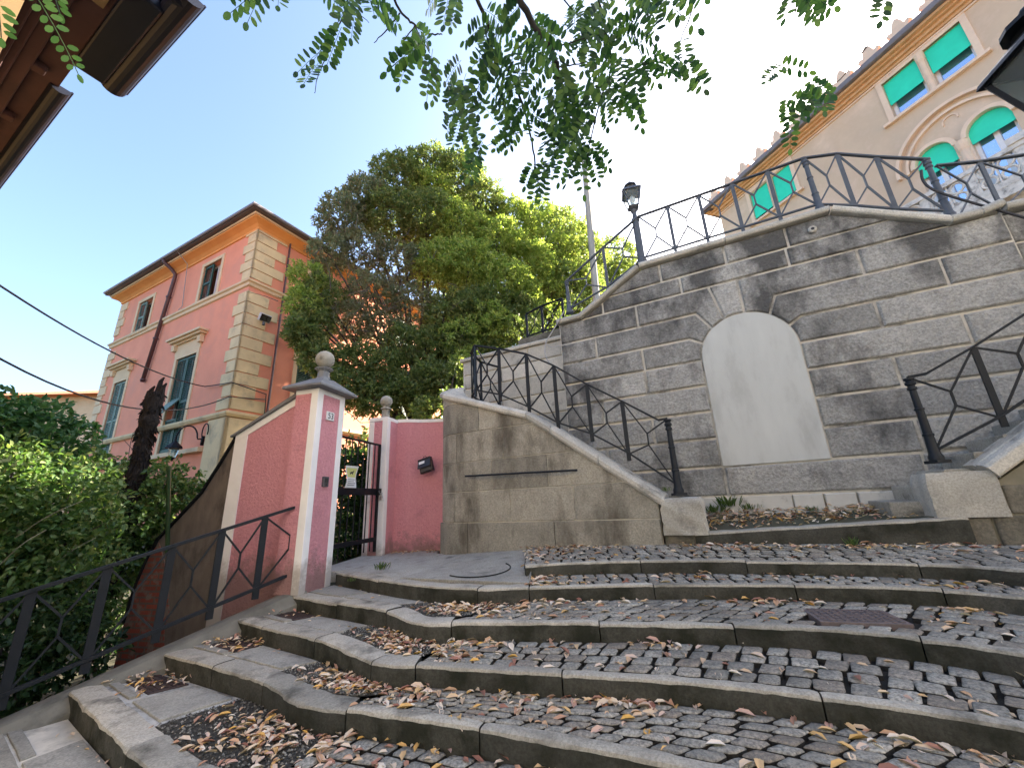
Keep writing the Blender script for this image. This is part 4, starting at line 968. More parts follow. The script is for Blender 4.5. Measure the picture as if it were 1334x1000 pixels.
mb = MB().prism([wp(h, z, -.02) for h, z in outl], wnn, .20); mb.build('plaster', 'brown_plaster', bt, bevel=.01)
bo = [(2.05, -.52), (2.2, -.30), (2.30, -.42), (2.38, -.66), (2.455, -.9), (2.5, -1.25), (2.52, -2.2), (1.78, -2.2), (1.80, -1.5), (1.86, -1.25), (1.84, -1.05), (1.93, -.80), (1.99, -.72)]
mb = MB().prism([wp(h + .012, z, -.012) for h, z in bo], wnn, .2); mb.build('bare_brick', 'old_brick', bt)
mb = MB()
for (a, b) in zip(outl[:8], outl[1:8]): mb.bar(wp(a[0] + .005, a[1] + .012, -.11), wp(b[0] + .005, b[1] + .012, -.11), wnn, .24, .02)
mb.build('ridge_slates', 'iron_black', bt)
# gate
gt = empty('metal_gate', PA + GV * .95 + HV * .2 + V3(0, 0, -.7), 'black barred metal gate standing between the two pink pillars', 'gate')
G0 = PA + GV * .53 + HV * .29
gp = lambda g, z: G0 + GV * (g - .53 + .0) + V3(0, 0, z)
g0, g1 = .555, 1.72
g1 = (PB - PA) @ GV - .03
mb = MB()
for z, h in ((.99, .014), (.245, .05), (-.46, .03)):
    mb.box((gp(g0, z) + gp(g1, z)) / 2, GV, HV, UP, (g1 - g0) / 2, .016, h)
for g in (g0 + .015, g1 - .015): mb.box((gp(g, -.64) + gp(g, 1.0)) / 2, GV, HV, UP, .018, .018, .82)
mb.build('gate_frame', 'iron_black', gt, bevel=.003)
nb = 9
for k in range(1, nb):
    g = g0 + (g1 - g0) * k / nb; m = MB().tube([gp(g, -.62), gp(g, .99)], .009, 6); m.build('bar', 'iron_black', gt)
lk = MB().box(gp(g1 - .01, .245) - HV * .03, GV, HV, UP, .05, .02, .05); lk.build('lock_box', 'iron_black', gt, bevel=.004)
ch = empty('padlock_chain', gp(g1, .25) - HV * .06, 'steel chain with padlock looped from gate to right pillar', 'chain')
m = MB()
for k in range(7):
    a = k / 6; c = gp(g1 - .06 + .12 * a, .25 - .05 * math.sin(a * math.pi)) - HV * .065
    tn = (GV if k % 2 == 0 else UP); pts_ = [c + (GV * math.cos(t) * .018) + (UP if k % 2 == 0 else HV) * math.sin(t) * .010 for t in np.linspace(0, 2 * math.pi, 9)]
    m.tube(pts_, .004, 5, cap=False)
m.build('links', 'steel', ch)
m = MB().box(gp(g1, .15) - HV * .065, GV, HV, UP, .025, .012, .028); m.build('padlock_body', 'steel', ch, bevel=.004)
m = MB().tube([gp(g1 - .014, .178) - HV * .065, gp(g1 - .014, .21) - HV * .065, gp(g1, .222) - HV * .065, gp(g1 + .014, .21) - HV * .065, gp(g1 + .014, .178) - HV * .065], .004, 6); m.build('shackle', 'steel', ch)
# paper notice tied to the bars
nx0 = 1.13; pn = empty('paper_notice', gp(nx0, .45) - HV * .02, 'curled paper notice with a yellow panel tied to the gate bars', 'notice')
def curl(a, b, n=7, m_=9, z0=.29, z1=.60, out=.03):
    P = []
    for j in range(m_):
        for i in range(n):
            x = i / (n - 1); y = j / (m_ - 1); g = nx0 + .25 * (x - .5) + .03 * (y - .5)
            o = out + .022 * math.sin(y * 5.2 + x * 2) * (1 - .3 * x)
            P.append(gp(g, z0 + (z1 - z0) * y) - HV * o)
    return P, n, m_
P, n_, m_ = curl(0, 0); mb = MB().add(P, [(j * n_ + i, j * n_ + i + 1, (j + 1) * n_ + i + 1, (j + 1) * n_ + i) for j in range(m_ - 1) for i in range(n_ - 1)]); sh = mb.build('sheet', 'notice_paper', pn, smooth=True)
def patch(x0, x1, y0, y1, mat, name):
    mb = MB(); V = []
    for y in np.linspace(y0, y1, 6):
        for x in np.linspace(x0, x1, 4):
            g = nx0 + .25 * (x - .5) + .03 * (y - .5); o = .03 + .022 * math.sin(y * 5.2 + x * 2) * (1 - .3 * x) + .003
            V.append(gp(g, .29 + .31 * y) - HV * o)
    mb.add(V, [(j * 4 + i, j * 4 + i + 1, (j + 1) * 4 + i + 1, (j + 1) * 4 + i) for j in range(5) for i in range(3)]); return mb.build(name, mat, sh, smooth=True)
patch(.1, .92, .48, .90, 'notice_yellow', 'yellow_panel')
def patch2(ol, mat, name, lift=.005):
    V = []
    for x, y in ol:
        g = nx0 + .25 * (x - .5) + .03 * (y - .5); o = .03 + .022 * math.sin(y * 5.2 + x * 2) * (1 - .3 * x) + lift; V.append(gp(g, .29 + .31 * y) - HV * o)
    mb = MB().add(V, [tuple(range(len(V)))]); return mb.build(name, mat, sh)
patch2([(.36, .60), (.44, .60), (.46, .64), (.58, .65), (.60, .61), (.66, .61), (.68, .70), (.74, .76), (.66, .79), (.62, .74), (.46, .73), (.38, .68)], 'notice_ink', 'dark_symbol', .007)
for k in range(4): patch(.12, .86 - .1 * (k % 2), .36 - k * .085, .395 - k * .085, 'notice_text', 'text_line')
# thin wire between the pillar heads
m = MB().tube([pc + V3(.2, .2, 1.30), (pc + pc2) / 2 + V3(.05, 0, 1.24), pc2 + V3(0, -.2, 1.40)], .006, 5); tag(m.build('gate_wire', 'cable_grey'), 'thin grey wire strung between the tops of the gate pillars', 'wire')

# ------------------------------------------------------------------ pink house
YH = math.radians(63.5)
HA, HN = V3(-math.sin(YH), math.cos(YH), 0), V3(-math.cos(YH), -math.sin(YH), 0)   # along left front, its outward normal
HB, HM = -HN, -HA                                                                  # along right front, its outward normal
HC = V3(-7.79, 10.41, 0)
house = empty('pink_house', HC + V3(0, 0, -2.4), 'two storey salmon pink house with stone quoins and green shutters', 'house')
def fa(a, z, o=0): return HC + HA * a + HN * o + V3(0, 0, z)
def fb(b, z, o=0): return HC + HB * b + HM * o + V3(0, 0, z)
def facade(mb, fr, n, x0, x1, z0, z1, holes, th=.35):
    xs = sorted({x0, x1, *[h[0] for h in holes], *[h[1] for h in holes]}); zs = sorted({z0, z1, *[h[2] for h in holes], *[h[3] for h in holes]})
    for i in range(len(xs) - 1):
        for j in range(len(zs) - 1):
            cx_, cz = (xs[i] + xs[i + 1]) / 2, (zs[j] + zs[j + 1]) / 2
            if any(h[0] < cx_ < h[1] and h[2] < cz < h[3] for h in holes): continue
            P = [fr(xs[i], zs[j]), fr(xs[i + 1], zs[j]), fr(xs[i + 1], zs[j + 1]), fr(xs[i], zs[j + 1])]
            mb.add(P, [(0, 1, 2, 3)])
    for (a, b, c, d) in holes:       # reveals
        for p, q in (((a, c), (b, c)), ((b, c), (b, d)), ((b, d), (a, d)), ((a, d), (a, c))):
            mb.add([fr(p[0], p[1]), fr(q[0], q[1]), fr(q[0], q[1], -th), fr(p[0], p[1], -th)], [(0, 1, 2, 3)])
WIN_A = [(1.86, 2.95, 6.82, 8.22), (6.40, 7.52, 6.78, 8.12), (2.30, 3.52, 1.86, 4.93), (7.0, 7.98, 1.92, 4.90)]
WIN_B = [(1.80, 3.0, 1.9, 4.75), (1.9, 2.9, 6.8, 8.2), (6.2, 7.3, 1.9, 4.75), (6.2, 7.2, 6.8, 8.2)]
mb = MB(); facade(mb, fa, HN, 0, 9.25, -2.5, 8.9, WIN_A); facade(mb, fb, HM, 0, 9.5, -2.5, 8.9, WIN_B)
p, q = fa(9.25, 0), fb(9.5, 0); r = p + HB * 9.5
for s_, e_ in ((p, r), (r, q)): mb.add([s_ + V3(0, 0, -2.5), e_ + V3(0, 0, -2.5), e_ + V3(0, 0, 8.9), s_ + V3(0, 0, 8.9)], [(0, 1, 2, 3)])
mb.build('wall', 'house_pink', house)
# quoins: alternating long and short stones wrapping the corner
mb = MB(); rnd = random.Random(2)
def quoin(z0, z1, la, lb, pr=.035):
    for fr, n, l in ((fa, HN, la), (fb, HM, lb)):
        P = [fr(-pr if fr is fa else -pr, z0 + .012, pr), fr(l, z0 + .012, pr), fr(l, z1 - .012, pr), fr(-pr, z1 - .012, pr)]
        mb.prism(P, n, pr + .02, cham=.008)
z = 2.78; k = 0
while z < 6.4: quoin(z, z + .365, *((.62, .95) if k % 2 == 0 else (.44, .62))); z += .365; k += 1
z = 6.86; k = 0
while z < 8.55: quoin(z, z + .33, *((.62, .95) if k % 2 else (.44, .62))); z += .33; k += 1
z = -2.4
quoin(-2.4, 2.55, .80, 1.05, .07)
mb.build('quoins', 'quoin_stone', house)
mb = MB(); z = 2.78; k = 0
while z < 8.5:
    if not 6.3 < z < 6.8:
        l = .62 if k % 2 else .42; mb.prism([fa(9.285, z + .012, .035), fa(9.25 - l, z + .012, .035), fa(9.25 - l, z + .35, .035), fa(9.285, z + .35, .035)], HN, .06, cham=.008)
    z += .36; k += 1
mb.build('quoins', 'house_trim', house)
# belt, base moulding, cove cornice
def ring(zs, name, mat, corner=True):
    """zs: profile (out, z) swept along left front and right front"""
    mb = MB(); K = len(zs)
    A_ = [[fa(9.3 if True else 0, z, o) + HA * o for o, z in zs], [HC + HN * o + HM * o + V3(0, 0, z) for o, z in zs], [fb(9.5, z, o) for o, z in zs]]
    vs = [p for r in A_ for p in r]
    fs = [(i * K + k, (i + 1) * K + k, (i + 1) * K + k + 1, i * K + k + 1) for i in range(2) for k in range(K - 1)] + [tuple(range(K))]
    mb.add(vs, fs); return mb.build(name, mat, house)
ring([(0, 6.58), (.05, 6.60), (.05, 6.70), (.10, 6.73), (.10, 6.79), (0, 6.80)], 'belt_course', 'house_trim')
ring([(0, 2.56), (.08, 2.57), (.13, 2.64), (.13, 2.70), (0, 2.74)], 'base_moulding', 'quoin_stone')
ring([(0, 8.58), (.04, 8.59), (.04, 8.66), (.12, 8.74), (.22, 8.79), (.30, 8.82), (.30, 8.86), (.0, 8.865)], 'cornice', 'house_cornice')
ring([(.0, 8.866), (.33, 8.868), (.345, 8.89), (.345, 8.91), (.0, 8.915)], 'cornice_lip', 'house_trim')
ring([(.2, 8.92), (.42, 8.925), (.46, 8.94), (.46, 9.03), (.40, 9.05), (.2, 9.05)], 'eaves', 'roof_edge')
m = MB()
for fr0, e in ((0, 0),):
    g = [fa(9.72, 9.02, .49), HC + HN * .49 + HM * .49 + V3(0, 0, 9.02), fb(9.5, 9.02, .49)]; m.tube(g, .055, 8)
m.build('gutter', 'gutter_grey', house)
# hipped tile roof and a small chimney
c = [fa(9.7, 9.04, .44), HC + (HN + HM) * .44 + V3(0, 0, 9.04), fb(10.0, 9.04, .44), HC + HA * 9.7 + HB * 10.0 + V3(0, 0, 9.04)]
r0, r1 = HC + HA * 4.6 + HB * 4.6 + V3(0, 0, 10.5), HC + HA * 4.7 + HB * 5.2 + V3(0, 0, 10.5)
roof = MB().add(c + [r0, r1], [(0, 1, 4), (1, 2, 5, 4), (2, 3, 5), (3, 0, 4, 5)]).build('roof', 'roof_tile', house)
m = MB().box(HC + HB * 1.3 + HA * .5 + V3(0, 0, 9.2), HA, HB, UP, .25, .35, .32); m.box(HC + HB * 1.3 + HA * .5 + V3(0, 0, 9.55), HA, HB, UP, .32, .42, .04); m.build('chimney', 'house_trim', roof)
def frame_of(mb, fr, n, h, w=.13, pr=.03, sill=True, top=True):
    a, b, c, d = h
    mb.prism([fr(a - w, c, pr), fr(a, c, pr), fr(a, d, pr), fr(a - w, d, pr)], n, pr + .02); mb.prism([fr(b, c, pr), fr(b + w, c, pr), fr(b + w, d, pr), fr(b, d, pr)], n, pr + .02)
    if top: mb.prism([fr(a - w, d, pr + .001), fr(b + w, d, pr + .001), fr(b + w, d + w, pr + .001), fr(a - w, d + w, pr + .001)], n, pr + .02)
    if sill: mb.prism([fr(a - w - .04, c - .09, .09), fr(b + w + .04, c - .09, .09), fr(b + w + .04, c, .09), fr(a - w - .04, c, .09)], n, .1)
def shutter(fr, n, a, b, c, d, o, parent, mat='shutter_green', slats=None, ang=0, rail=True, name='shutter'):
    """one louvred leaf between a..b, c..d, standing o in front of the wall"""
    mb = MB(); w = b - a; st = .055
    F_ = lambda x, z, oo=0: fr(x, z, o + oo)
    for x0, x1 in ((a, a + st), (b - st, b)): mb.prism([F_(x0, c), F_(x1, c), F_(x1, d), F_(x0, d)], n, .035)
    rails = [c, d - .07] + ([(c + d) / 2 - .03] if rail else [])
    for zz in rails: mb.prism([F_(a + st, zz, -.002), F_(b - st, zz, -.002), F_(b - st, zz + .075, -.002), F_(a + st, zz + .075, -.002)], n, .03)
    k = slats or int((d - c) / .062); 
    for i in range(k):
        z0 = c + .075 + (d - c - .15) * i / k
        mb.add([F_(a + st, z0, -.004), F_(b - st, z0, -.004), F_(b - st, z0 + .05, -.030), F_(a + st, z0 + .05, -.030)], [(0, 1, 2, 3)])
    return mb.build(name, mat, parent)
def window(fr, n, h, label=None, hood=False, kind='top', pale=False):
    a, b, c, d = h; mb = MB(); frame_of(mb, fr, n, h, sill=(kind == 'top'))
    if hood:
        mb.prism([fr(a - .16, d + .13, .035), fr(b + .16, d + .13, .035), fr(b + .16, d + .52, .035), fr(a - .16, d + .52, .035)], n, .05)
        for i, (o, z0, z1) in enumerate(((.10, .50, .56), (.19, .562, .63), (.26, .632, .70))): mb.prism([fr(a - .16 - o, d + z0, o), fr(b + .16 + o, d + z0, o), fr(b + .16 + o, d + z1, o), fr(a - .16 - o, d + z1, o)], n, o + .02)
        mb.prism([fr(a - .26, d + .30, .12), fr(a - .08, d + .30, .12), fr(a - .08, d + .50, .14), fr(a - .26, d + .50, .14)], n, .12); mb.prism([fr(b + .08, d + .30, .12), fr(b + .26, d + .30, .12), fr(b + .26, d + .50, .14), fr(b + .08, d + .50, .14)], n, .12)
    w = mb.build('window', 'house_trim', house)
    gm = MB(); gm.add([fr(a, c, -.22), fr(b, c, -.22), fr(b, d, -.22), fr(a, d, -.22)], [(0, 1, 2, 3)]); gm.build('pane', 'dark_glass', w)
    fm = MB(); m_ = (a + b) / 2
    for x0, x1, z0, z1 in ((a, a + .05, c, d), (b - .05, b, c, d), (m_ - .04, m_ + .04, c, d), (a, b, d - .05, d), (a, b, c, c + .05)): fm.prism([fr(x0, z0, -.17), fr(x1, z0, -.17), fr(x1, z1, -.17), fr(x0, z1, -.17)], n, .045)
    fm.build('sash', 'white_frame', w)
    return w
w = window(fa, HN, WIN_A[0]); a, b, c, d = WIN_A[0]
shutter(fa, HN, (a + b) / 2 + .02, b - .02, c + .03, d - .02, -.02, w)
mb = MB(); mb.add([fa(a + .05, c + .05, -.19), fa((a + b) / 2 - .05, c + .05, -.19), fa((a + b) / 2 - .05, d - .55, -.19), fa(a + .05, d - .75, -.19)], [(0, 1, 2, 3)]); mb.build('curtain', 'curtain', w)
w = window(fa, HN, WIN_A[1]); a, b, c, d = WIN_A[1]
shutter(fa, HN, b - .50, b - .02, c + .03, d - .02, -.02, w, 'shutter_pale')
mb = MB(); mb.add([fa(a + .05, c + .05, -.19), fa((a + b) / 2, c + .05, -.19), fa((a + b) / 2, d - .2, -.19), fa(a + .05, d - .2, -.19)], [(0, 1, 2, 3)]); mb.build('curtain', 'curtain', w)
w = window(fa, HN, WIN_A[2], hood=True, kind='low'); a, b, c, d = WIN_A[2]; mm = (a + b) / 2
shutter(fa, HN, a + .02, mm - .01, c + .02, d - .02, -.02, w)
shutter(fa, HN, mm + .01, b - .02, c + 1.62, d - .02, -.02, w, rail=False); shutter(fa, HN, mm + .01, b - .02, c + .02, c + 1.05, -.02, w, rail=False)
# the middle flap of the left leaf is propped outwards
fl = MB(); P = [fa(mm + .01, c + 1.62, -.02), fa(b - .02, c + 1.62, -.02), fa(b - .02, c + 1.12, .34), fa(mm + .01, c + 1.12, .34)]
fl.add(P + [p + HN * .02 + V3(0, 0, .02) for p in P], [(0, 1, 2, 3), (7, 6, 5, 4), (0, 4, 5, 1), (1, 5, 6, 2), (2, 6, 7, 3), (3, 7, 4, 0)]); fl.build('propped_flap', 'shutter_pale', w)
w = window(fa, HN, WIN_A[3], hood=True, kind='low'); a, b, c, d = WIN_A[3]; mm = (a + b) / 2
shutter(fa, HN, a + .02, mm - .01, c + .02, d - .02, -.02, w, 'shutter_pale'); shutter(fa, HN, mm + .01, b - .02, c + .02, d - .02, -.02, w, 'shutter_pale')
for h in WIN_B:
    w = window(fb, HM, h, hood=h[3] < 5, kind='top'); a, b, c, d = h; mm = (a + b) / 2
    shutter(fb, HM, a + .02, mm - .01, c + .02, d - .02, -.02, w); shutter(fb, HM, mm + .01, b - .02, c + .02, d - .02, -.02, w)
# ledge under the french windows
mb = MB(); mb.prism([fa(.9, 1.70, .16), fa(8.6, 1.70, .16), fa(8.6, 1.82, .16), fa(.9, 1.82, .16)], HN, .2); mb.build('ledge', 'house_trim', house)
m = MB().tube([fa(4.95, 9.0, .49), fa(4.95, 8.86, .42), fa(4.84, 8.66, .22), fa(4.80, 8.5, .10), fa(4.82, 8.3, .09), fa(5.46, 4.50, .09)], .062, 8)
for t in (.2, .6, .98): q = fa(4.82 + .64 * t, 8.4 - 3.9 * t, .09); m.tube([q - V3(0, 0, .03), q + V3(0, 0, .03)], .078, 8)
m.build('downpipe', 'copper_pipe', house, smooth=True)
m = MB().tube([fa(4.0, 9.0, .5), fa(3.92, 8.6, .14), fa(3.92, 7.0, .03), fa(3.9, 6.8, .12)], .012, 5); m.build('drop_wire', 'cable_grey', house)
m = MB().tube([fb(1.02, 8.7, .05), fb(1.02, 2.7, .05)], .03, 6); m.build('corner_conduit', 'copper_pipe', house)
# floodlight and swan-neck lamp on the corner
q = fb(.46, 5.62, .0); fl = empty('floodlight', q, 'small white floodlight fixed on the corner quoins of the pink house', 'floodlight')
m = MB().box(q + HM * .22 + V3(0, 0, .03), HB, unit(HM + V3(0, 0, -.5)), unit(UP + HM * .5), .17, .05, .12); m.build('housing', 'floodlight_white', fl, bevel=.02)
m = MB().tube([q, q + HM * .18], .025, 6); m.tube([q + HM * .2 + V3(0, 0, -.1), q + HM * .2 + V3(0, 0, -.2)], .04, 8); m.build('bracket', 'plastic_grey', fl)
m = MB().box(q + HM * .275 - V3(0, 0, .00), HB, unit(HM + V3(0, 0, -.5)), unit(UP + HM * .5), .15, .004, .10); m.build('lens', 'dark_glass', fl)
q = fa(.95, 2.05, .05); wl = empty('wall_lamp', q, 'black swan-neck lantern on the corner of the pink house', 'wall lamp')
pts = [q, q + HN * .12 + V3(0, 0, -.02)] + [q + HN * (.12 + .16 - .16 * math.cos(t)) + HA * (.04 + .20 * (1 - math.cos(t))) + V3(0, 0, .36 * math.sin(t)) for t in np.linspace(.1, math.pi - .1, 12)]
m = MB().tube(pts, .020, 7); m.tube([q + V3(0, 0, .08), q + V3(0, 0, -.18)], .04, 8)
m.tube([q + HN * .06 + V3(0, 0, -.04) - HA * (.18 - .15 * math.cos(t)) + V3(0, 0, .22 + .22 * math.sin(t)) for t in np.linspace(-1.4, 3.6, 14)], .016, 6)
m.build('swan_neck', 'iron_black', wl, smooth=True); e = pts[-1]
m = MB().lathe(e + V3(0, 0, -.56), [(.02, -.08), (.04, -.03), (.07, 0), (.075, .02)], 6); m.lathe(e + V3(0, 0, -.30), [(.20, 0), (.18, .05), (.09, .14), (.03, .20), (.03, .32)], 8); m.build('lamp_hood', 'iron_black', wl)
m = MB().lathe(e + V3(0, 0, -.54), [(.07, 0), (.12, .22), (.12, .24)], 6); m.build('lamp_glass', 'lantern_glass', wl)

# ------------------------------------------------------------------ villa with green blinds
_v = ray(480, 661.5); VD = unit(V3(_v[0], _v[1], 0)); VN = V3(-VD[1], VD[0], 0); DV = 17.0
villa = empty('villa', VD * 6 - VN * DV + V3(0, 0, 4), 'beige villa with bright green blinds, twin arches and crested gutter line', 'villa')
def fv(t, z, o=0): return VD * t - VN * (DV - o) + V3(0, 0, z)
T0, T1 = -1.5, 12.78
VW = [(3.30, 4.24, 12.50, 14.10), (4.46, 5.42, 12.50, 14.10), (8.98, 9.85, 12.40, 14.05), (10.10, 11.02, 12.40, 14.05)]
AR = [(3.23, 4.15), (4.49, 5.41)]; SPR = 10.22; ABOT = 8.4
VA = [(a, b, ABOT, SPR + (b - a) / 2) for a, b in AR]
mb = MB(); facade(mb, fv, VN, T0, T1, 0, 14.9, VW + VA, .3)
e = fv(T1, 0); 
mb.add([fv(T1, 0), fv(T1, 14.9), fv(T1, 14.9, -12), fv(T1, 0, -12)], [(0, 1, 2, 3)]); mb.add([fv(T0, 0), fv(T0, 14.9), fv(T0, 14.9, -12), fv(T0, 0, -12)], [(0, 1, 2, 3)])
for a, b in AR:      # spandrels that turn the square heads into round arches
    r = (b - a) / 2; c = (a + b) / 2
    for sgn in (-1, 1):
        ol = [(c + sgn * r, SPR), (c + sgn * r, SPR + r), (c, SPR + r)] + [(c + sgn * r * math.cos(t), SPR + r * math.sin(t)) for t in np.linspace(math.pi / 2, 0, 12)][1:-1]
        mb.prism([fv(x, z, .002) for x, z in ol], VN, .3)
mb.build('wall', 'villa_wall', villa)
mt = MB()
def strip(t0, t1, z0, z1, o, d=.05, m_=None): (m_ or mt).prism([fv(t0, z0, o), fv(t1, z0, o), fv(t1, z1, o), fv(t0, z1, o)], VN, o + d)
for t0, t1 in ((3.02, 5.74), (8.7, 11.3)): strip(t0, t1, 12.36, 12.46, .14)
for a, b in ((3.30, 5.42), (8.98, 11.02)):
    strip(a - .16, a, 12.46, 14.1, .04); strip(b, b + .16, 12.46, 14.1, .04); strip(a - .16, b + .16, 14.1, 14.24, .04)
strip(T0, T1 + .02, 14.24, 14.30, .06)
# big blind arch: two rope mouldings and an archivolt round each window
def arc_mould(tc, zc, r0, r1, o, d=.05, n=32, a0=0, a1=math.pi, m_=None):
    for k in range(n):
        x, y = a0 + (a1 - a0) * k / n, a0 + (a1 - a0) * (k + 1) / n
        (m_ or mt).prism([fv(tc + r * math.cos(t), zc + r * math.sin(t), o) for r, t in ((r0, x), (r1, x), (r1, y), (r0, y))], VN, o + d)
arc_mould(4.32, 10.16, 1.26, 1.34, .10); arc_mould(4.32, 10.16, 1.50, 1.60, .15)
for k in range(60):
    t = math.pi * (k + .5) / 60; q = fv(4.32 + 1.56 * math.cos(t), 10.16 + 1.56 * math.sin(t), .09); mt.box(q, unit(VD * -math.sin(t) + UP * math.cos(t)), VN, unit(VD * math.cos(t) + UP * math.sin(t)), .022, .03, .04)
for a, b in AR: arc_mould((a + b) / 2, SPR, (b - a) / 2, (b - a) / 2 + .12, .11, n=20)
arc_mould(4.32, 11.12, .16, .20, .04, n=18, a0=-.3, a1=math.pi + .3)
mt.build('mouldings', 'villa_trim', villa)
for t, z0, pf in ((4.35, 12.46, [(.11, 0), (.12, .06), (.085, .1), (.08, 1.3), (.12, 1.40), (.13, 1.64)]), (9.97, 12.46, [(.11, 0), (.12, .06), (.085, .1), (.08, 1.3), (.12, 1.40), (.12, 1.60)]), (4.32, ABOT, [(.17, 0), (.17, .1), (.135, .16), (.125, 1.5), (.15, 1.56), (.18, 1.7), (.18, 1.84)])):
    MB().lathe(fv(t, z0, -.03), pf, 12).build('column', 'villa_trim', villa)
# cornice and gutter
mk = MB()
for o, z0, z1 in ((.10, 14.32, 14.42), (.20, 14.421, 14.54), (.32, 14.541, 14.62), (.46, 14.621, 14.72)): strip(T0, T1 + o, z0, z1, o, .05, mk)
mk.build('cornice', 'villa_cornice', villa)
m = MB(); m.prism([fv(T0, 14.73, .62), fv(T1 + .6, 14.73, .62), fv(T1 + .6, 14.93, .66), fv(T0, 14.93, .66)], VN, .7); m.build('gutter', 'gutter_grey', villa, bevel=.03)
m = MB(); m.prism([fv(T1 + .02, 14.66, .55), fv(T1 + .55, 14.72, .55), fv(T1 + .55, 14.72, -12), fv(T1 + .02, 14.66, -12)], UP, .06); m.build('eaves_return', 'roof_edge', villa)
m = MB().add([fv(T0, 14.94, .6), fv(T1 + .6, 14.94, .6), fv(T1 - 4, 16.2, -6), fv(T0, 16.2, -6)], [(0, 1, 2, 3)]); m.add([fv(T1 + .6, 14.94, .6), fv(T1 + .6, 14.94, -12), fv(T1 - 4, 16.2, -6)], [(0, 1, 2)]); m.build('roof', 'roof_tile', villa)
for k in range(15):     # crested acroteria along the eaves, each a three lobed leaf
    t = 12.52 - k * .905; m = MB(); ol = [(-.20, 0), (-.23, .10), (-.31, .20), (-.25, .27), (-.15, .24), (-.12, .36), (-.07, .46), (0, .52), (.07, .46), (.12, .36), (.15, .24), (.25, .27), (.31, .20), (.23, .10), (.20, 0)]
    m.prism([fv(t + x * 1.15, 14.92 + z * 1.45, .50) for x, z in ol], VN, .14, cham=.02); m.build('crest', 'villa_trim', villa)
def vwin(h, blind_to, arch=False, mat='blind_green'):
    a, b, c, d = h; m = MB(); m.add([fv(a, c, -.24), fv(b, c, -.24), fv(b, d, -.24), fv(a, d, -.24)], [(0, 1, 2, 3)])
    w = MB(); mm = (a + b) / 2
    for x0, x1, z0, z1 in ((a, a + .09, c, d), (b - .09, b, c, d), (a, b, c, c + .08)) + (((mm - .06, mm + .06, c, d),) if arch else ()): w.prism([fv(x0, z0, -.18), fv(x1, z0, -.18), fv(x1, z1, -.18), fv(x0, z1, -.18)], VN, .05)
    W_ = w.build('window', 'white_frame', villa); m.build('pane', 'window_glass', W_)
    bl = MB()
    if arch:
        r = (b - a) / 2 - .004; ol = [(mm - r, blind_to), (mm + r, blind_to)] + [(mm + r * math.cos(t), SPR + r * math.sin(t)) for t in np.linspace(0, math.pi, 20)]
        bl.prism([fv(x, z, -.05) for x, z in ol], VN, .02)
    else: bl.prism([fv(a + .01, blind_to, -.03), fv(b - .01, blind_to, -.03), fv(b - .01, d, -.09), fv(a + .01, d, -.09)], VN, .02)
    bl.build('blind', mat, W_)
vwin(VW[0], 13.08); vwin(VW[1], 13.10); vwin(VW[2], 12.62); vwin(VW[3], 12.66)
vwin(VA[0], 9.95, True); vwin(VA[1], 9.78, True)
# balustraded loggia in front of the arches: pierced marble panels between small posts
BO = 1.05; mbal = MB(); bz0, bz1 = 7.75, 8.62
strip(-1.5, 6.3, 8.52, 8.66, BO + .06, -(BO - .16), mbal); strip(-1.5, 6.3, 7.62, 7.80, BO + .05, -(BO - .16), mbal)
for t in (6.2, 5.2, 4.2, 3.2, 2.2, 1.2): mbal.prism([fv(t - .09, 7.8, BO + .03), fv(t + .09, 7.8, BO + .03), fv(t + .09, 8.52, BO + .03), fv(t - .09, 8.52, BO + .03)], VN, .2)
for t in (5.7, 4.7, 3.7, 2.7, 1.7):
    for dx in (-.2, .2):
        for dz in (.19, .53):
            q = fv(t + dx, 7.8 + dz, BO - .02); pts = [q + VD * .155 * math.cos(x) + UP * .155 * math.sin(x) for x in np.linspace(0, 2 * math.pi, 13)]; mbal.tube(pts, .035, 6, cap=False)
    for dx in (-.39, 0, .39): mbal.prism([fv(t + dx - .02, 7.8, BO), fv(t + dx + .02, 7.8, BO), fv(t + dx + .02, 8.52, BO), fv(t + dx - .02, 8.52, BO)], VN, .06)
mbal.build('balustrade', 'villa_marble', villa)
mdk = MB(); mdk.prism([fv(-1.5, 7.62, BO + .04), fv(6.3, 7.62, BO + .04), fv(6.3, 7.62, 0), fv(-1.5, 7.62, 0)], UP, .28)
for t in (6.0, 4.8, 3.6, 2.4): mdk.prism([fv(t - .12, 7.34, BO - .1), fv(t + .12, 7.34, BO - .1), fv(t + .12, 6.85, .0), fv(t - .12, 6.85, .0)], VN, .5)
mdk.build('loggia_slab', 'villa_marble', villa)
m = MB().box(fv(3.0, 8.75, BO - .05), VD, VN, UP, .35, .16, .10); m.build('planter', 'villa_marble', villa)

# ------------------------------------------------------------------ eaves corner of the house close by on the left
EZ = 4.5; EB = empty('brown_eaved_house', V3(-6, -1.2, -1.6), 'corner of a near house seen from below: brown eaves, navy gutter', 'house')
e1 = -(atz(48, 183, EZ) @ WN); e2 = -(atz(215, 70, EZ) @ WN)
sA = atz(0, 240, EZ) @ WD; sB = atz(95, 125, EZ) @ WD; sE = atz(268, 15, EZ) @ WD; sD = atz(152, 122, EZ) @ WD
m = MB(); m.prism([W(sA - 4, e1 - .10, EZ), W(sD + .1, e1 - .10, EZ), W(sD + .1, e1 - 4, EZ), W(sA - 4, e1 - 4, EZ)], -UP, .16)
m.prism([W(sB + .10, e1 - .1, EZ + .002), W(sE - .42, e1 - .1, EZ + .002), W(sE - .42, e1 - 4, EZ + .002), W(sB + .1, e1 - 4, EZ + .002)], -UP, .16); m.build('soffit', 'eave_brown', EB)
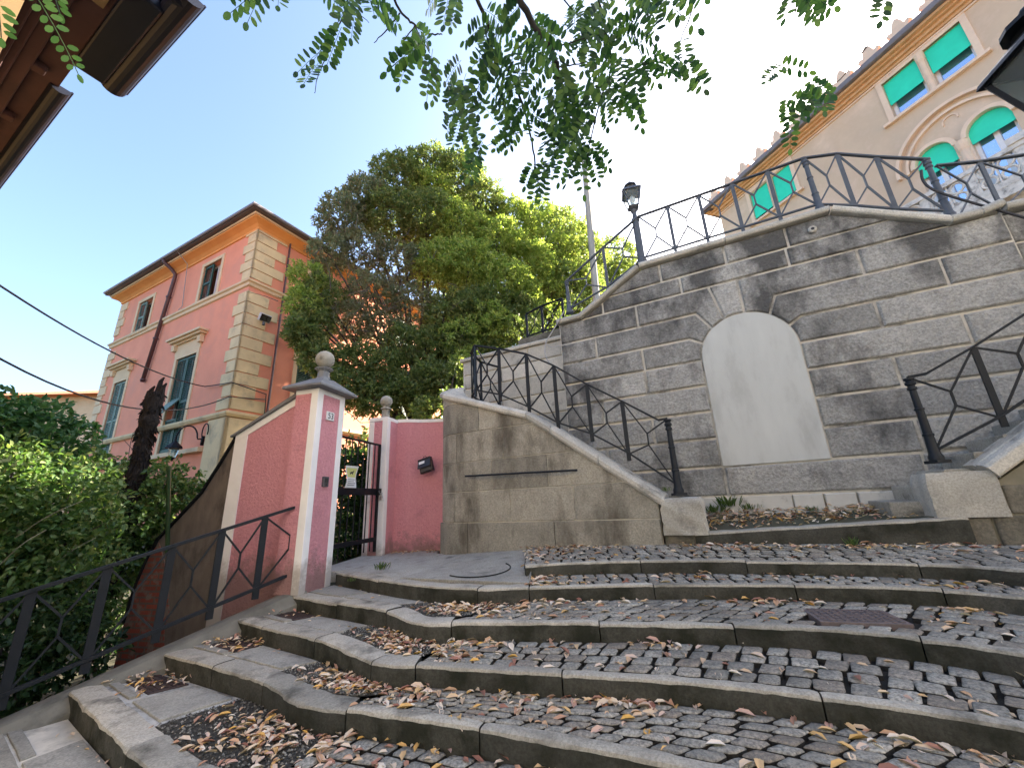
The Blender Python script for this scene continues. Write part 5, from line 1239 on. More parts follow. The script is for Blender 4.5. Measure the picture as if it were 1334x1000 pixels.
m = MB(); m.prism([W(sD + .06, e1 + .12, EZ - .06), W(sE - .30, e1 + .12, EZ - .06), W(sE - .30, e1 - 4, EZ - .06), W(sE - .48, e1 - 4, EZ - .06), W(sE - .48, e1 - .12, EZ - .06), W(sD + .06, e1 - .12, EZ - .06)], -UP, .18); m.build('fascia', 'gutter_navy', EB, bevel=.02)
def half_gutter(a, b, r, parent, name='gutter'):
    mb = MB(); d = unit(b - a); x = np.cross(d, UP); n = 10; vs = []
    for p in (a, b):
        for rr in (r, r - .008):
            for k in range(n + 1): t = math.pi * k / n; vs.append(p + x * rr * math.cos(t) - UP * rr * math.sin(t))
    q = n + 1
    fs = [(k, k + 1, 2 * q + k + 1, 2 * q + k) for k in range(n)] + [(q + k, 3 * q + k, 3 * q + k + 1, q + k + 1) for k in range(n)]
    fs += [tuple(range(q)), tuple(range(2 * q, 3 * q))]
    mb.add(vs, fs); mb.tube([a + x * r, b + x * r], .012, 6); mb.tube([a - x * r, b - x * r], .012, 6); return mb.build(name, 'gutter_navy', parent, smooth=False)
half_gutter(W(sA - 4, e1 - .085, EZ + .03), W(sB, e1 - .085, EZ + .03), .085, EB)
half_gutter(W(sD + .02, e2 - .11, EZ + .05), W(sE, e2 - .11, EZ + .05), .11, EB); half_gutter(W(sE - .1, e2 - .1, EZ + .05), W(sE - .1, e2 - 4, EZ + .05), .11, EB)
for s in (sB - .9, sB + .12, sB - 2.2):
    m = MB().prism([W(s, e1 - .22, EZ - .001), W(s + .10, e1 - .22, EZ - .001), W(s + .10, e1 - .9, EZ - .001), W(s, e1 - .9, EZ - .001)], -UP, -.09); m.build('corbel', 'eave_brown', EB, bevel=.02)
m = MB(); s = (atz(158, 20, EZ) @ WD); m.prism([W(s - .03, e1 - .16, EZ - .002), W(s + .10, e1 - .16, EZ - .002), W(s + .10, e1 - 3, EZ - .002), W(s - .03, e1 - 3, EZ - .002)], -UP, -.05); m.prism([W(s + .16, e1 - .2, EZ - .002), W(s + .21, e1 - .2, EZ - .002), W(s + .21, e1 - 3, EZ - .002), W(s + .16, e1 - 3, EZ - .002)], -UP, -.05); m.build('yellow_mouldings', 'eave_yellow', EB)
wo = -(atz(20, 75, EZ) @ WN)
m = MB(); m.prism([W(sA - 4, wo - .12, -3), W(sE - .7, wo - .12, -3), W(sE - .7, wo - .12, EZ + .1), W(sA - 4, wo - .12, EZ + .1)], -WN, .3); m.build('wall', 'eave_yellow', EB)
m = MB()
for i, (o, z) in enumerate(((.0, -.06), (.10, -.13), (.16, -.24))): m.prism([W(sA - 4, wo + .10 - o, EZ + z - .05), W(sE - .8, wo + .10 - o, EZ + z - .05), W(sE - .8, wo + .10 - o, EZ + z + .03), W(sA - 4, wo + .10 - o, EZ + z + .03)], -WN, .25)
m.build('cornice', 'eave_brown', EB, bevel=.015)
m = MB().prism([W(sA - 4, e1 - .16, EZ + .20), W(sE - .12, e1 - .16, EZ + .20), W(sE - .12, e2 - 5, EZ + 1.2), W(sA - 4, e1 - 5, EZ + 1.2)], UP, .05); m.build('roof', 'roof_tile', EB)

# unseen wing added behind the eye: its sunlit front bounces light onto the wall
m = MB(); xs = [-9 + 2.9 * i for i in range(9)]; wz = [(-.2, 1.6), (3.4, 5.2)]
wh = [(x + .9, x + 2.0, a_, b_) for x in xs[:-1] for a_, b_ in wz]
facade(m, lambda x, z, o=0: V3(x, -6.2 + o, z), V3(0, 1, 0), -9, 14.2, -2.2, 7.6, wh, .25)
m.add([V3(14.2, -6.2, -2.2), V3(14.2, -16, -2.2), V3(14.2, -16, 7.6), V3(14.2, -6.2, 7.6)], [(0, 1, 2, 3)]); m.build('bounce_wing', 'bounce_wing_render', EB)
m = MB()
for a_, b_, c_, d_ in wh: m.prism([V3(a_, -6.4, c_), V3(b_, -6.4, c_), V3(b_, -6.4, d_), V3(a_, -6.4, d_)], V3(0, 1, 0), .05)
m.build('bounce_wing_shutters', 'shutter_green', EB)
m = MB().prism([V3(-9.3, -5.6, 7.6), V3(14.6, -5.6, 7.6), V3(14.6, -17, 7.6), V3(-9.3, -17, 7.6)], UP, .12); m.build('bounce_wing_roof', 'roof_tile', EB)

# ------------------------------------------------------------------ far tiled house on the left
fh = empty('far_house', V3(-33, 30, -3), 'distant low house with orange tiled roof behind the shrubs', 'house')
a, b = atd(-60, 520, 40), atd(122, 528, 34); a[2] = b[2] = (a[2] + b[2]) / 2; d = unit(b - a); nn = V3(d[1], -d[0], 0)
if nn[1] > 0: nn = -nn
a0, b0 = a - d * 2, b + d * 3; zt = atd(20, 507, 38)[2]; ze = atd(60, 533, 36)[2]
for p in (a0, b0): p[2] = 0
m = MB().add([a0 + nn * 3 + UP * ze, b0 + nn * 3 + UP * ze, b0 - nn * 1 + UP * zt, a0 - nn * 1 + UP * zt, b0 - nn * 5 + UP * ze, a0 - nn * 5 + UP * ze], [(0, 1, 2, 3), (3, 2, 4, 5), (1, 4, 2), (0, 3, 5)]); m.build('roof', 'roof_tile', fh)
m = MB().add([a0 + nn * 2.4 + UP * -6, b0 + nn * 2.4 + UP * -6, b0 + nn * 2.4 + UP * ze, a0 + nn * 2.4 + UP * ze, b0 - nn * 4.4 + UP * -6, b0 - nn * 4.4 + UP * ze], [(0, 1, 2, 3), (1, 4, 5, 2)]); m.build('wall', 'house_trim', fh)

# ------------------------------------------------------------------ street lamps, pole, cables
def lantern(root, P, k, mat='iron_black'):
    """four sided lantern, k = overall scale; P = bottom of its seat"""
    m = MB(); m.lathe(P, [(.055 * k, 0), (.07 * k, .03 * k), (.05 * k, .07 * k), (.10 * k, .10 * k), (.12 * k, .13 * k)], 12)
    q = lambda r, h, i: P + V3(math.cos(math.pi / 2 * i + AZ) * r * k, math.sin(math.pi / 2 * i + AZ) * r * k, h * k)
    AZ = .55
    for i in range(4):
        m.bar(q(.13, .12, i), q(.24, .50, i), V3(0, 0, 1), .022 * k, .022 * k)
        for r, h in ((.13, .13), (.24, .50)): m.bar(q(r, h, i), q(r, h, i + 1), UP, .022 * k, .022 * k)
    m.build('cage', mat, root)
    g = MB()
    for i in range(4): g.add([q(.128, .13, i), q(.128, .13, i + 1), q(.238, .50, i + 1), q(.238, .50, i)], [(0, 1, 2, 3)])
    g.build('panes', 'lantern_glass', root)
    h = MB(); vs = [q(.285, .50, i) for i in range(4)] + [q(.27, .53, i) for i in range(4)] + [q(.10, .66, i) for i in range(4)] + [q(.10, .69, i) for i in range(4)]
    h.add(vs, [(3, 2, 1, 0)] + [(4 * a + i, 4 * a + (i + 1) % 4, 4 * a + 4 + (i + 1) % 4, 4 * a + 4 + i) for a in range(3) for i in range(4)] + [(12, 13, 14, 15)])
    h.lathe(P + V3(0, 0, .69 * k), [(.14 * k, 0), (.135 * k, .03 * k), (.08 * k, .06 * k), (.075 * k, .07 * k)], 12); ball(h, P + V3(0, 0, .79 * k), .045 * k, 10); h.build('hood', mat, root)
    b = MB(); b.lathe(P + V3(0, 0, .12 * k), [(.03 * k, 0), (.03 * k, .10 * k), (.055 * k, .16 * k), (.06 * k, .24 * k), (.03 * k, .30 * k)], 10); b.build('bulb', 'enamel_white', root, smooth=True)
P = W(-.66, 6.34, 3.78); lp = empty('street_lamp', P, 'slim street lamp standing on the wall top at the head of the sloping coping', 'street lamp')
m = MB().lathe(P, [(.09, 0), (.09, .10), (.062, .14), (.058, .9), (.072, .92), (.072, .96), (.042, 1.0), (.036, 1.10), (.05, 1.12)], 12); m.build('post', 'iron_grey', lp)
lantern(lp, P + V3(0, 0, 1.11), .82, 'iron_grey')
q = atd(1368, 66, 3.0); LPx = V3(q[0] + .02, q[1], 0); zl = q[2] - .42
l2 = empty('street_lamp', LPx + V3(0, 0, -.6), 'large black lantern cut by the top right corner', 'street lamp')
m = MB().lathe(LPx + V3(0, 0, -.7), [(.13, 0), (.13, .25), (.09, .32), (.07, 1.2), (.09, 1.25), (.05, 1.3), (.042, zl + .7)], 12); m.build('post', 'iron_black', l2); lantern(l2, LPx + V3(0, 0, zl), .88)
b, t = atd(778, 400, 11.9), atd(761, 215, 11.9); up_ = empty('utility_pole', V3(b[0], b[1], 3), 'tall weathered pole rising behind the trees near the street lamp', 'utility pole')
t2 = V3(b[0] + (t[0] - b[0]) * 1.15, b[1] + (t[1] - b[1]) * 1.15, b[2] + (t[2] - b[2]) * 1.12)
m = MB().tube([b + (b - t) * .6, b, t2], [.13, .12, .085], 10); m.build('shaft', 'pole_wood', up_)
m = MB().tube([t2 - V3(0, 0, .1), t2 + V3(.35, -.2, -.15)], .03, 6); m.build('wire_arm', 'iron_grey', up_)
def sag(a, b, s, n=18): return [a + (b - a) * t + V3(0, 0, -s * 4 * t * (1 - t)) for t in np.linspace(0, 1, n)]
m = MB().tube(sag(t, atd(960, 345, 15), .15), .014, 5); tag(m.build('overhead_wire', 'cable_grey'), 'thin grey wire running from the utility pole down past the street lamp', 'wire')
A1 = atd(-30, 352, 8.5); m = MB().tube(sag(A1, fa(1.3, 3.62, .08), .25) + [fa(.3, 3.52, .1), HC + (HN + HM) * .1 + V3(0, 0, 3.5), fb(.9, 3.38, .08), fb(.95, 2.7, .06)], .015, 6); tag(m.build('overhead_cable', 'cable_dark', smooth=True), 'upper dark cable slung from the left edge to the corner of the pink house', 'cable')
A2 = atd(-30, 450, 8.5); m = MB().tube(sag(A2, fa(.25, 3.05, .10), .55) + [HC + (HN + HM) * .1 + V3(0, 0, 3.08), fb(.9, 3.22, .08)], .015, 6); tag(m.build('overhead_cable', 'cable_dark', smooth=True), 'lower dark cable sagging past the dead palm to the pink house', 'cable')
# pale cable looping down the end of the big wall, bound to the stair railing
c = [onW(u, v, 6.1) for u, v in ((735, 405), (722, 428), (711, 445), (709, 460), (716, 474), (730, 487))]; c += [onW(740, 494, 5.2), onW(775, 512, 5.0), onW(820, 532, 4.96)]
def spl(pts, it=2): return list(smooth_line(pts, it))
m = MB().tube(spl(c[:6]), .011, 6); m.tube(spl([onW(711, 447, 6.1), onW(718, 453, 6.12), onW(730, 450, 6.13), onW(745, 446, 6.13)]), .008, 5); tag(m.build('hanging_cable', 'cable_pale', smooth=True), 'pale cable looping off the left end of the big stone wall', 'cable')
c = [onW(1200, 222, 6.2), onW(1201, 234, 6.2), onW(1210, 245, 6.2), onW(1232, 254, 6.2), onW(1280, 268, 6.2), onW(1350, 288, 6.2)]
m = MB().tube(spl(c), .016, 6); tag(m.build('hanging_cable', 'cable_dark', smooth=True), 'black cable draped from the railing past its right hand column', 'cable')

# ------------------------------------------------------------------ vegetation
def mesh_arrays(name, mat, V, pattern, parent=None):
    """V: (n, k, 3) vertices of n pieces, pattern: quads inside a piece"""
    n, k, _ = V.shape; Fq = (np.array(pattern)[None] + (np.arange(n) * k)[:, None, None]).reshape(-1, len(pattern[0]))
    me = bpy.data.meshes.new(name); me.vertices.add(n * k); me.vertices.foreach_set('co', V.reshape(-1).astype(np.float32))
    q = Fq.shape[1]; me.loops.add(Fq.size); me.loops.foreach_set('vertex_index', Fq.reshape(-1).astype(np.int32))
    me.polygons.add(len(Fq)); me.polygons.foreach_set('loop_start', np.arange(0, Fq.size, q, dtype=np.int32)); me.materials.append(MATS[mat]); me.update(calc_edges=True); me.validate()
    o = bpy.data.objects.new(name, me); COL.objects.link(o)
    if parent is not None: o.parent = parent; o.matrix_parent_inverse = Matrix.Translation(-parent_world(parent))
    return o
LEAF6 = [(0, 1, 2, 3), (0, 3, 4, 5)]
def leaf6(C, D, S, asp=.42, fold=.16, up=None, curl=.08):
    n = len(C); R = RNG.normal(size=(n, 3)) + (V3(0, 0, 1.4) if up is None else up); X = unit(np.cross(D, R)); Nn = np.cross(X, D); S = S[:, None]; w = S * asp * .5
    a = C + D * S * .33; b = C + D * S * .72; f = Nn * S * fold * .5; cv = Nn * S * curl
    return np.stack([C, a + X * w + f, b + X * w * .8 + f - cv * .5, C + D * S - cv * 1.6, b - X * w * .8 + f - cv * .5, a - X * w + f], 1)
def rdir(n): return unit(RNG.normal(size=(n, 3)))
def sprigs(c, r, n, per, size, outward=.8, shell=(.55, 1.0), flat=1.0, droop=0.0, spread=.11):
    """clumps of leaves on and below the surface of a lumpy ball: returns leaf bases, directions, sizes, sprig centres"""
    d = rdir(n); rad = r * (shell[0] + (shell[1] - shell[0]) * RNG.random(n) ** .6); lump = np.array([1 + .28 * mnoise.noise(Vector(x) * 1.7 + Vector(c)) for x in d])
    P = c + d * (rad * lump)[:, None] * V3(1, 1, flat)
    ax = unit(d * outward + V3(0, 0, .45 - droop) + RNG.normal(size=(n, 3)) * .45)
    t = RNG.random((n, per)); B = P[:, None] + ax[:, None] * (t * spread * 1.6 - spread * .4)[..., None] + RNG.normal(size=(n, per, 3)) * spread * .18
    D = unit(ax[:, None] * .55 + RNG.normal(size=(n, per, 3)) * .75 + V3(0, 0, -.12 - droop)); S = size * (.65 + .7 * RNG.random((n, per)))
    return B.reshape(-1, 3), D.reshape(-1, 3), S.reshape(-1), P
def tree(name, label, base, blobs, leaf, limb_mat='bark', trunk_r=.16, per=9, dens=34, group=None, cat='tree', twig_mat='twig_purple', twig_n=14, asp=.40):
    """blobs: (centre, radius, leaf material, density factor, size)"""
    root = empty(name, base, label, cat, group); cs = [b[0] for b in blobs]; mean = sum(cs) / len(cs)
    fork = base + (mean - base) * .42; m = MB(); q = [base - V3(0, 0, .3), base + (fork - base) * .35 + V3(.05, .03, 0), base + (fork - base) * .7 - V3(.06, .0, 0), fork]
    m.tube(smooth_line(q, 2), list(np.linspace(trunk_r * 1.15, trunk_r * .72, len(smooth_line(q, 2)))), 10); m.build('trunk', limb_mat, root, smooth=True)
    m = MB(); tw = MB(); bins = {}
    for (c, r, mt_, df, sz) in blobs:
        mid = fork + (c - fork) * .5 + rdir(1)[0] * .22; p = smooth_line([fork - V3(0, 0, .25 * RNG.random()), mid, c], 2); m.tube(p, list(np.linspace(trunk_r * .30, .016, len(p))), 7)
        n = int(dens * 4 * r * r * df); B, D, S, P = sprigs(c, r, n, per, sz, flat=.92); bins.setdefault(mt_, []).append((B, D, S))
        for k in range(int(twig_n * r)):
            a = c + rdir(1)[0] * r * .15; b = P[RNG.integers(len(P))]; mid = (a + b) / 2 + rdir(1)[0] * r * .16; tw.tube(smooth_line([a, mid, b], 1), list(np.linspace(.014, .004, 6))[:len(smooth_line([a, mid, b], 1))] if len(smooth_line([a, mid, b], 1)) <= 6 else list(np.linspace(.014, .004, len(smooth_line([a, mid, b], 1)))), 4)
    m.build('limbs', limb_mat, root, smooth=True); tw.build('twigs', twig_mat, root)
    for mt_, L_ in bins.items():
        B, D, S = (np.concatenate([x[i] for x in L_]) for i in range(3)); mesh_arrays('crown', mt_, leaf6(B, D, S, asp), LEAF6, root)
    return root
def bl(u, v, dist, r, mat, df=1, sz=.092): return (atd(u, v, dist), r, mat, df, sz)
DK, LT, GY = 'leaf_tree_dark', 'leaf_tree_light', 'leaf_tree_grey'
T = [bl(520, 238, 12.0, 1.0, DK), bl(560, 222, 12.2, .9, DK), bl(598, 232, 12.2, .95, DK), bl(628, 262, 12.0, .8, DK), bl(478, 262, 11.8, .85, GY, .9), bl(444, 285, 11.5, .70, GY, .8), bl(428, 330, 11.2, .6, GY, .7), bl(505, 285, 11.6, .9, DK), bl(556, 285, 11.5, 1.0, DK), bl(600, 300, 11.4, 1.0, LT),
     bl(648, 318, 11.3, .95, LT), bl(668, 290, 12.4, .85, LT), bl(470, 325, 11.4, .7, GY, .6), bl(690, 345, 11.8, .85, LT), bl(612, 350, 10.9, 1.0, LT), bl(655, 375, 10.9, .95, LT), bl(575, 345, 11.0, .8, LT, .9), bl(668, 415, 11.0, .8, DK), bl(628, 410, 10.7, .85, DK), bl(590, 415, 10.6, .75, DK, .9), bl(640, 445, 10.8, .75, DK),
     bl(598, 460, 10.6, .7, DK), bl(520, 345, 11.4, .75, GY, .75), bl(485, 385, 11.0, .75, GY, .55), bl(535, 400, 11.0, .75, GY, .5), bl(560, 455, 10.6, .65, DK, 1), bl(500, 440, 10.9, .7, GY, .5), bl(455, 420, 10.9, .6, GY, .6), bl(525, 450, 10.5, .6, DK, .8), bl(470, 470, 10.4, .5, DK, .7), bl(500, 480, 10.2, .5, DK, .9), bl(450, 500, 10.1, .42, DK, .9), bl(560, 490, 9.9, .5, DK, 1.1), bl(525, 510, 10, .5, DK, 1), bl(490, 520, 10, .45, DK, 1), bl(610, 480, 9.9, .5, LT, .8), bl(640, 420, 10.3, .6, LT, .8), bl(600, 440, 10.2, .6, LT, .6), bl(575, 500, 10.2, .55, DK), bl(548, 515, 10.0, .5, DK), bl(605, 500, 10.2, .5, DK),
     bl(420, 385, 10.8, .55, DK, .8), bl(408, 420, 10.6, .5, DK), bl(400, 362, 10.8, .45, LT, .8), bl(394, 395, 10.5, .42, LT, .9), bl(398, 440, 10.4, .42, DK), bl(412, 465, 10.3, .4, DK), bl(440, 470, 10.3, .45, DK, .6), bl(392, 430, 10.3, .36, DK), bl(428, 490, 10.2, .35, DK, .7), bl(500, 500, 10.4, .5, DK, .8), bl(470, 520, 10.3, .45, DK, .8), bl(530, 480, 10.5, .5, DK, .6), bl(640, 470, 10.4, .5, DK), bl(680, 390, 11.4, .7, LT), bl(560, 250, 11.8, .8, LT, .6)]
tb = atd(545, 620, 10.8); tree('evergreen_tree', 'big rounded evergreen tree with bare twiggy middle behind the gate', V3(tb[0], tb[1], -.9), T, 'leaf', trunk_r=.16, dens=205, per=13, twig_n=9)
# bare, purple grey twigs in the open middle of the crown
tw = MB(); 
for k in range(130):
    u, v = RNG.normal(497, 42), RNG.normal(405, 48); a = atd(u, v, 10.7 + RNG.normal() * .4); d = unit(V3(RNG.normal() * .8, RNG.normal() * .5, .35 + RNG.normal() * .6)); l = .3 + .6 * RNG.random(); b = a + d * l * .5 + rdir(1)[0] * .08; c = a + d * l
    tw.tube([a, b, c], [.011, .008, .003], 4, cap=False)
tw.build('twigs', 'twig_purple', bpy.data.objects['evergreen_tree'])
BK = [bl(735, 305, 13.6, .9, 'leaf_back', 1, .11), bl(765, 335, 13.6, .8, 'leaf_back', 1, .11), bl(712, 330, 13.2, .9, LT, 1, .11), bl(700, 285, 13.8, .8, LT, 1, .11), bl(745, 370, 13.2, .9, 'leaf_back', 1, .11), bl(770, 385, 13.4, .7, 'leaf_back', 1, .11), bl(715, 385, 12.8, .8, LT, 1, .11), bl(715, 305, 15.5, 1.2, 'leaf_back', 1, .12), bl(752, 320, 15.5, 1.0, 'leaf_back', 1, .12), bl(700, 350, 15, 1.3, 'leaf_back', 1, .12), bl(740, 365, 14.8, 1.3, 'leaf_back', 1, .12), bl(720, 405, 14.5, 1.2, 'leaf_back', 1, .12), bl(690, 385, 14.6, 1.0, LT, 1, .12), bl(760, 400, 14.5, 1.0, 'leaf_back', 1, .12), bl(700, 425, 14.2, 1.0, DK, 1, .12), bl(752, 435, 14.2, .9, 'leaf_back', 1, .12)]
b = atd(722, 560, 14.8); tree('leafy_tree', 'light green tree behind the pole and the sloping coping', V3(b[0], b[1], .5), BK, 'leaf', dens=120, trunk_r=.13)
BK2 = [bl(800, 335, 18.5, 1.1, 'leaf_back', .8, .14), bl(812, 365, 18, 1.2, 'leaf_back', .8, .14), bl(785, 375, 18, 1.1, 'leaf_back', .9, .14), bl(800, 410, 18, 1.2, 'leaf_back', .9, .14), bl(770, 345, 18, .8, DK, .8, .14)]
b = atd(800, 520, 18.2); tree('leafy_tree', 'small sunlit tree just left of the street lamp', V3(b[0], b[1], 2), BK2, 'leaf', dens=90, trunk_r=.10)
BK3 = [bl(575, 300, 15.8, 1.2, 'leaf_back', 1, .14), bl(612, 290, 15.8, 1.2, 'leaf_back', 1, .14), bl(600, 335, 15.6, 1.3, 'leaf_back', 1, .14), bl(640, 335, 15.8, 1.2, 'leaf_back', 1, .14), bl(575, 370, 15.4, 1.2, DK, 1, .14), bl(618, 395, 15.4, 1.3, DK, 1, .14), bl(588, 430, 15.2, 1.2, DK, 1, .14), bl(630, 450, 15.4, 1.2, DK, 1, .14), bl(545, 335, 15.2, .9, DK, .8, .14)]  # hidden by the evergreen; added to keep sun off the right house front
b = atd(605, 570, 15.5); tree('leafy_tree', 'tree added behind the big evergreen, shading the right front of the pink house', V3(b[0], b[1], 0), BK3, 'leaf', dens=85, trunk_r=.16)
# shrubs
def shrub(name, label, blobs, cat='shrub', group=None, dens=60, per=8, asp=.55, stems=9, base=None, shell=(.5, 1.0), droop=.1):
    cs = sum(b[0] for b in blobs) / len(blobs); base = V3(cs[0], cs[1], base if base is not None else min(b[0][2] - b[1] for b in blobs))
    root = empty(name, base, label, cat, group); m = MB()
    for (c, r, mt_, df, sz) in blobs:
        for k in range(max(2, stems // len(blobs))):
            e = c + rdir(1)[0] * r * .8; mid = base + (e - base) * .55 + rdir(1)[0] * .12; p = smooth_line([base + rdir(1)[0] * V3(.15, .15, 0), mid, e], 2); m.tube(p, list(np.linspace(.016, .004, len(p))), 5)
    m.build('stems', 'twig_purple', root); bins = {}
    for (c, r, mt_, df, sz) in blobs:
        B, D, S, P = sprigs(c, r, int(dens * 4 * r * r * df), per, sz, flat=.85, shell=shell, droop=droop, spread=.10); bins.setdefault(mt_, []).append((B, D, S))
    for mt_, L_ in bins.items():
        B, D, S = (np.concatenate([x[i] for x in L_]) for i in range(3)); mesh_arrays('foliage', mt_, leaf6(B, D, S, asp), LEAF6, root)
    return root
BR, SB, LD = 'leaf_bramble', 'leaf_shrub_blue', 'leaf_dark'
shrub('tall_shrub', 'tall blue green shrub at the left edge in front of the orange roof', [bl(30, 560, 10, .55, SB, 1, .10), bl(60, 548, 10.2, .45, SB, 1, .10), bl(85, 570, 10, .42, SB, 1, .10), bl(5, 545, 10, .5, SB, 1, .10), bl(-30, 560, 10, .6, SB, 1, .10), bl(50, 590, 9.8, .6, SB, 1, .10), bl(100, 598, 9.8, .4, SB, 1, .10)], dens=70)
shrub('bramble', 'pale green bramble under the palm stump and the pink house', [bl(135, 625, 8.80, 0.47, BR, 1, .066), bl(175, 632, 8.60, 0.45, BR, 1, .066), bl(215, 625, 8.40, 0.38, BR, 1, .066), bl(240, 640, 8.30, 0.27, BR, 1, .066), bl(160, 665, 8.30, 0.57, BR, 1, .066), bl(205, 672, 8.30, 0.53, BR, 1, .066), bl(232, 690, 8.30, 0.37, BR, 1, .066), bl(225, 650, 8.30, 0.40, BR, 1, .066)], dens=121, per=11, group='brambles in the garden below the railing')
shrub('bramble', 'pale green bramble at the left edge below the tall blue green shrub', [bl(10, 615, 7.40, 0.43, BR, 1, .066), bl(55, 625, 7.40, 0.43, BR, 1, .066), bl(100, 630, 7.40, 0.40, BR, 1, .066), bl(-25, 640, 7.00, 0.48, BR, 1, .066), bl(35, 665, 6.80, 0.48, BR, 1, .066), bl(90, 668, 6.80, 0.48, BR, 1, .066), bl(130, 690, 8.30, 0.51, BR, 1, .066)], dens=121, per=11, group='brambles in the garden below the railing')
shrub('bramble', 'dense green bramble behind the top rail at the left edge', [bl(0, 710, 7.05, 0.51, BR, 1, .066), bl(45, 715, 6.95, 0.48, BR, 1, .066), bl(85, 725, 6.85, 0.48, BR, 1, .066), bl(30, 760, 6.65, 0.45, BR, .9, .066), bl(-30, 750, 6.65, 0.45, BR, 1, .066)], dens=128, per=11, group='brambles in the garden below the railing')
shrub('bramble', 'dark leafy bramble behind the lattice beside the brick buttress', [bl(125, 735, 8.30, 0.53, BR, 1, .066), bl(165, 728, 8.35, 0.50, BR, 1, .066), bl(196, 712, 8.65, 0.39, BR, .9, .066), bl(140, 775, 8.30, 0.49, BR, .9, .066), bl(115, 805, 8.30, 0.48, BR, .7, .066), bl(80, 790, 6.55, 0.38, BR, .7, .066), bl(150, 820, 8.30, 0.40, LD, .7, .066)], dens=128, per=11, group='brambles in the garden below the railing')
shrub('bramble', 'dark low bramble at the bottom left behind the railing posts', [bl(60, 840, 6.35, 0.48, LD, .9, .066), bl(20, 830, 6.35, 0.48, LD, .9, .066), bl(100, 850, 6.55, 0.39, LD, .8, .066), bl(-20, 880, 6.15, 0.51, LD, .9, .066), bl(35, 790, 6.75, 0.34, BR, .5, .066)], dens=94, per=11, group='brambles in the garden below the railing')
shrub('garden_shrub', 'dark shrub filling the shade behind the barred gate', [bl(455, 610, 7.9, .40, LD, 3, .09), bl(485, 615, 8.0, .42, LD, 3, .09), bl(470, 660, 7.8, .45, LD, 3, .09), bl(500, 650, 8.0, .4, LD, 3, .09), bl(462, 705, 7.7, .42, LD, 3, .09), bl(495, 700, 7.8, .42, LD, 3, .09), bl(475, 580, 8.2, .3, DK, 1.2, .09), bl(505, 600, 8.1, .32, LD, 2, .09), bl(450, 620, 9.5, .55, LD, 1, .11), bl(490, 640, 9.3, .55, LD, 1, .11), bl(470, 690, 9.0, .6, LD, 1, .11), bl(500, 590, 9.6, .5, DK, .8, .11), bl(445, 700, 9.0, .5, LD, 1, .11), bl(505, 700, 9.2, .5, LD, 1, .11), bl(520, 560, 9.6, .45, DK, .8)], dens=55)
shrub('garden_shrub', 'green shrub behind the pink wall with a few pale yellow leaves', [bl(560, 535, 9.2, .42, DK), bl(590, 525, 9.0, .35, DK), bl(600, 480, 9.3, .34, DK), bl(540, 545, 9.4, .35, LT, .7), bl(598, 470, 9.2, .16, 'leaf_pale', .8), bl(585, 495, 9.3, .3, DK)], dens=70)
shrub('garden_shrub', 'dark green shrub behind the wall by the small dark railing', [bl(700, 420, 9.8, .35, DK), bl(728, 405, 10, .32, LT), bl(670, 425, 9.8, .3, DK), bl(752, 392, 10.2, .3, DK, .8), bl(700, 440, 9.6, .3, DK)], dens=70)
# straw coloured dead canes leaning through the brambles
m = MB()
for (u0, v0, u1, v1, d) in ((20, 700, 108, 652, 6.0), (60, 745, 125, 700, 6.4), (140, 640, 150, 690, 6.8), (0, 735, 60, 690, 5.4)): m.tube(smooth_line([atd(u0, v0, d), atd((u0 + u1) / 2, (v0 + v1) / 2 - 6, d - .05), atd(u1, v1, d + .1)], 1), .003, 4)
tag(m.build('dry_canes', 'dead_cane'), 'a few dry straw coloured canes leaning across the brambles', 'dead canes')
# thin stems of a leafless climber in front of the house front
m = MB()
for k in range(14):
    a = fa(RNG.uniform(2.5, 8), RNG.uniform(.9, 1.9), .5); b = a + HA * RNG.uniform(-1.2, 1.2) + V3(0, 0, RNG.uniform(.4, 1.6)) + HN * .2; m.tube(smooth_line([a, (a + b) / 2 + rdir(1)[0] * .25, b], 2), .010, 4)
tag(m.build('bare_climber', 'twig_purple'), 'thin bare stems sprawling in front of the lower windows of the pink house', 'climber')
# dead palm
a, b = atd(172, 640, 8.2), atd(203, 512, 8.2); pm_ = empty('dead_palm', a - V3(0, 0, 1.5), 'dark headless palm stump standing before the pink house', 'dead palm')
n = 26; pts = [a - (b - a) * .9 + (b - a) * 1.9 * t for t in np.linspace(0, 1, n)]; m = MB(); m.tube(pts, [.092 + .012 * math.sin(i * 1.9) + .010 * RNG.random() + (.016 if i > 20 else 0) for i in range(n)], 14); m.build('trunk', 'palm_fibre', pm_)
N_ = 1500; t = RNG.random(N_); c = a - (b - a) * .9 + (b - a)[None] * (1.92 * t)[:, None]; d = unit(np.stack([RNG.normal(size=N_), RNG.normal(size=N_), RNG.normal(size=N_) * .1], 1)); mesh_arrays('leaf_bases', 'palm_fibre', leaf6(c + d * .082, unit(d * .34 + V3(0, 0, -.85) + RNG.normal(size=(N_, 3)) * .22), .05 + .08 * RNG.random(N_), .30), LEAF6, pm_)
m = MB()
for (dx, h) in ((.02, .20), (.08, .10), (-.10, .06)): m.tube([b + V3(dx, 0, -.1), b + V3(dx + .02, 0, h), b + V3(dx + .06, 0, h + .06)], [.05, .03, .012], 6)
m.build('broken_stubs', 'palm_fibre', pm_)
m = MB().tube([atd(218, 720, 6.4), atd(220, 612, 6.4)], .022, 8); m.tube([atd(220, 612, 6.4), atd(220, 607, 6.4)], .027, 8); tag(m.build('garden_stake', 'leaf_dark'), 'dark green garden post rising out of the brambles', 'garden post')

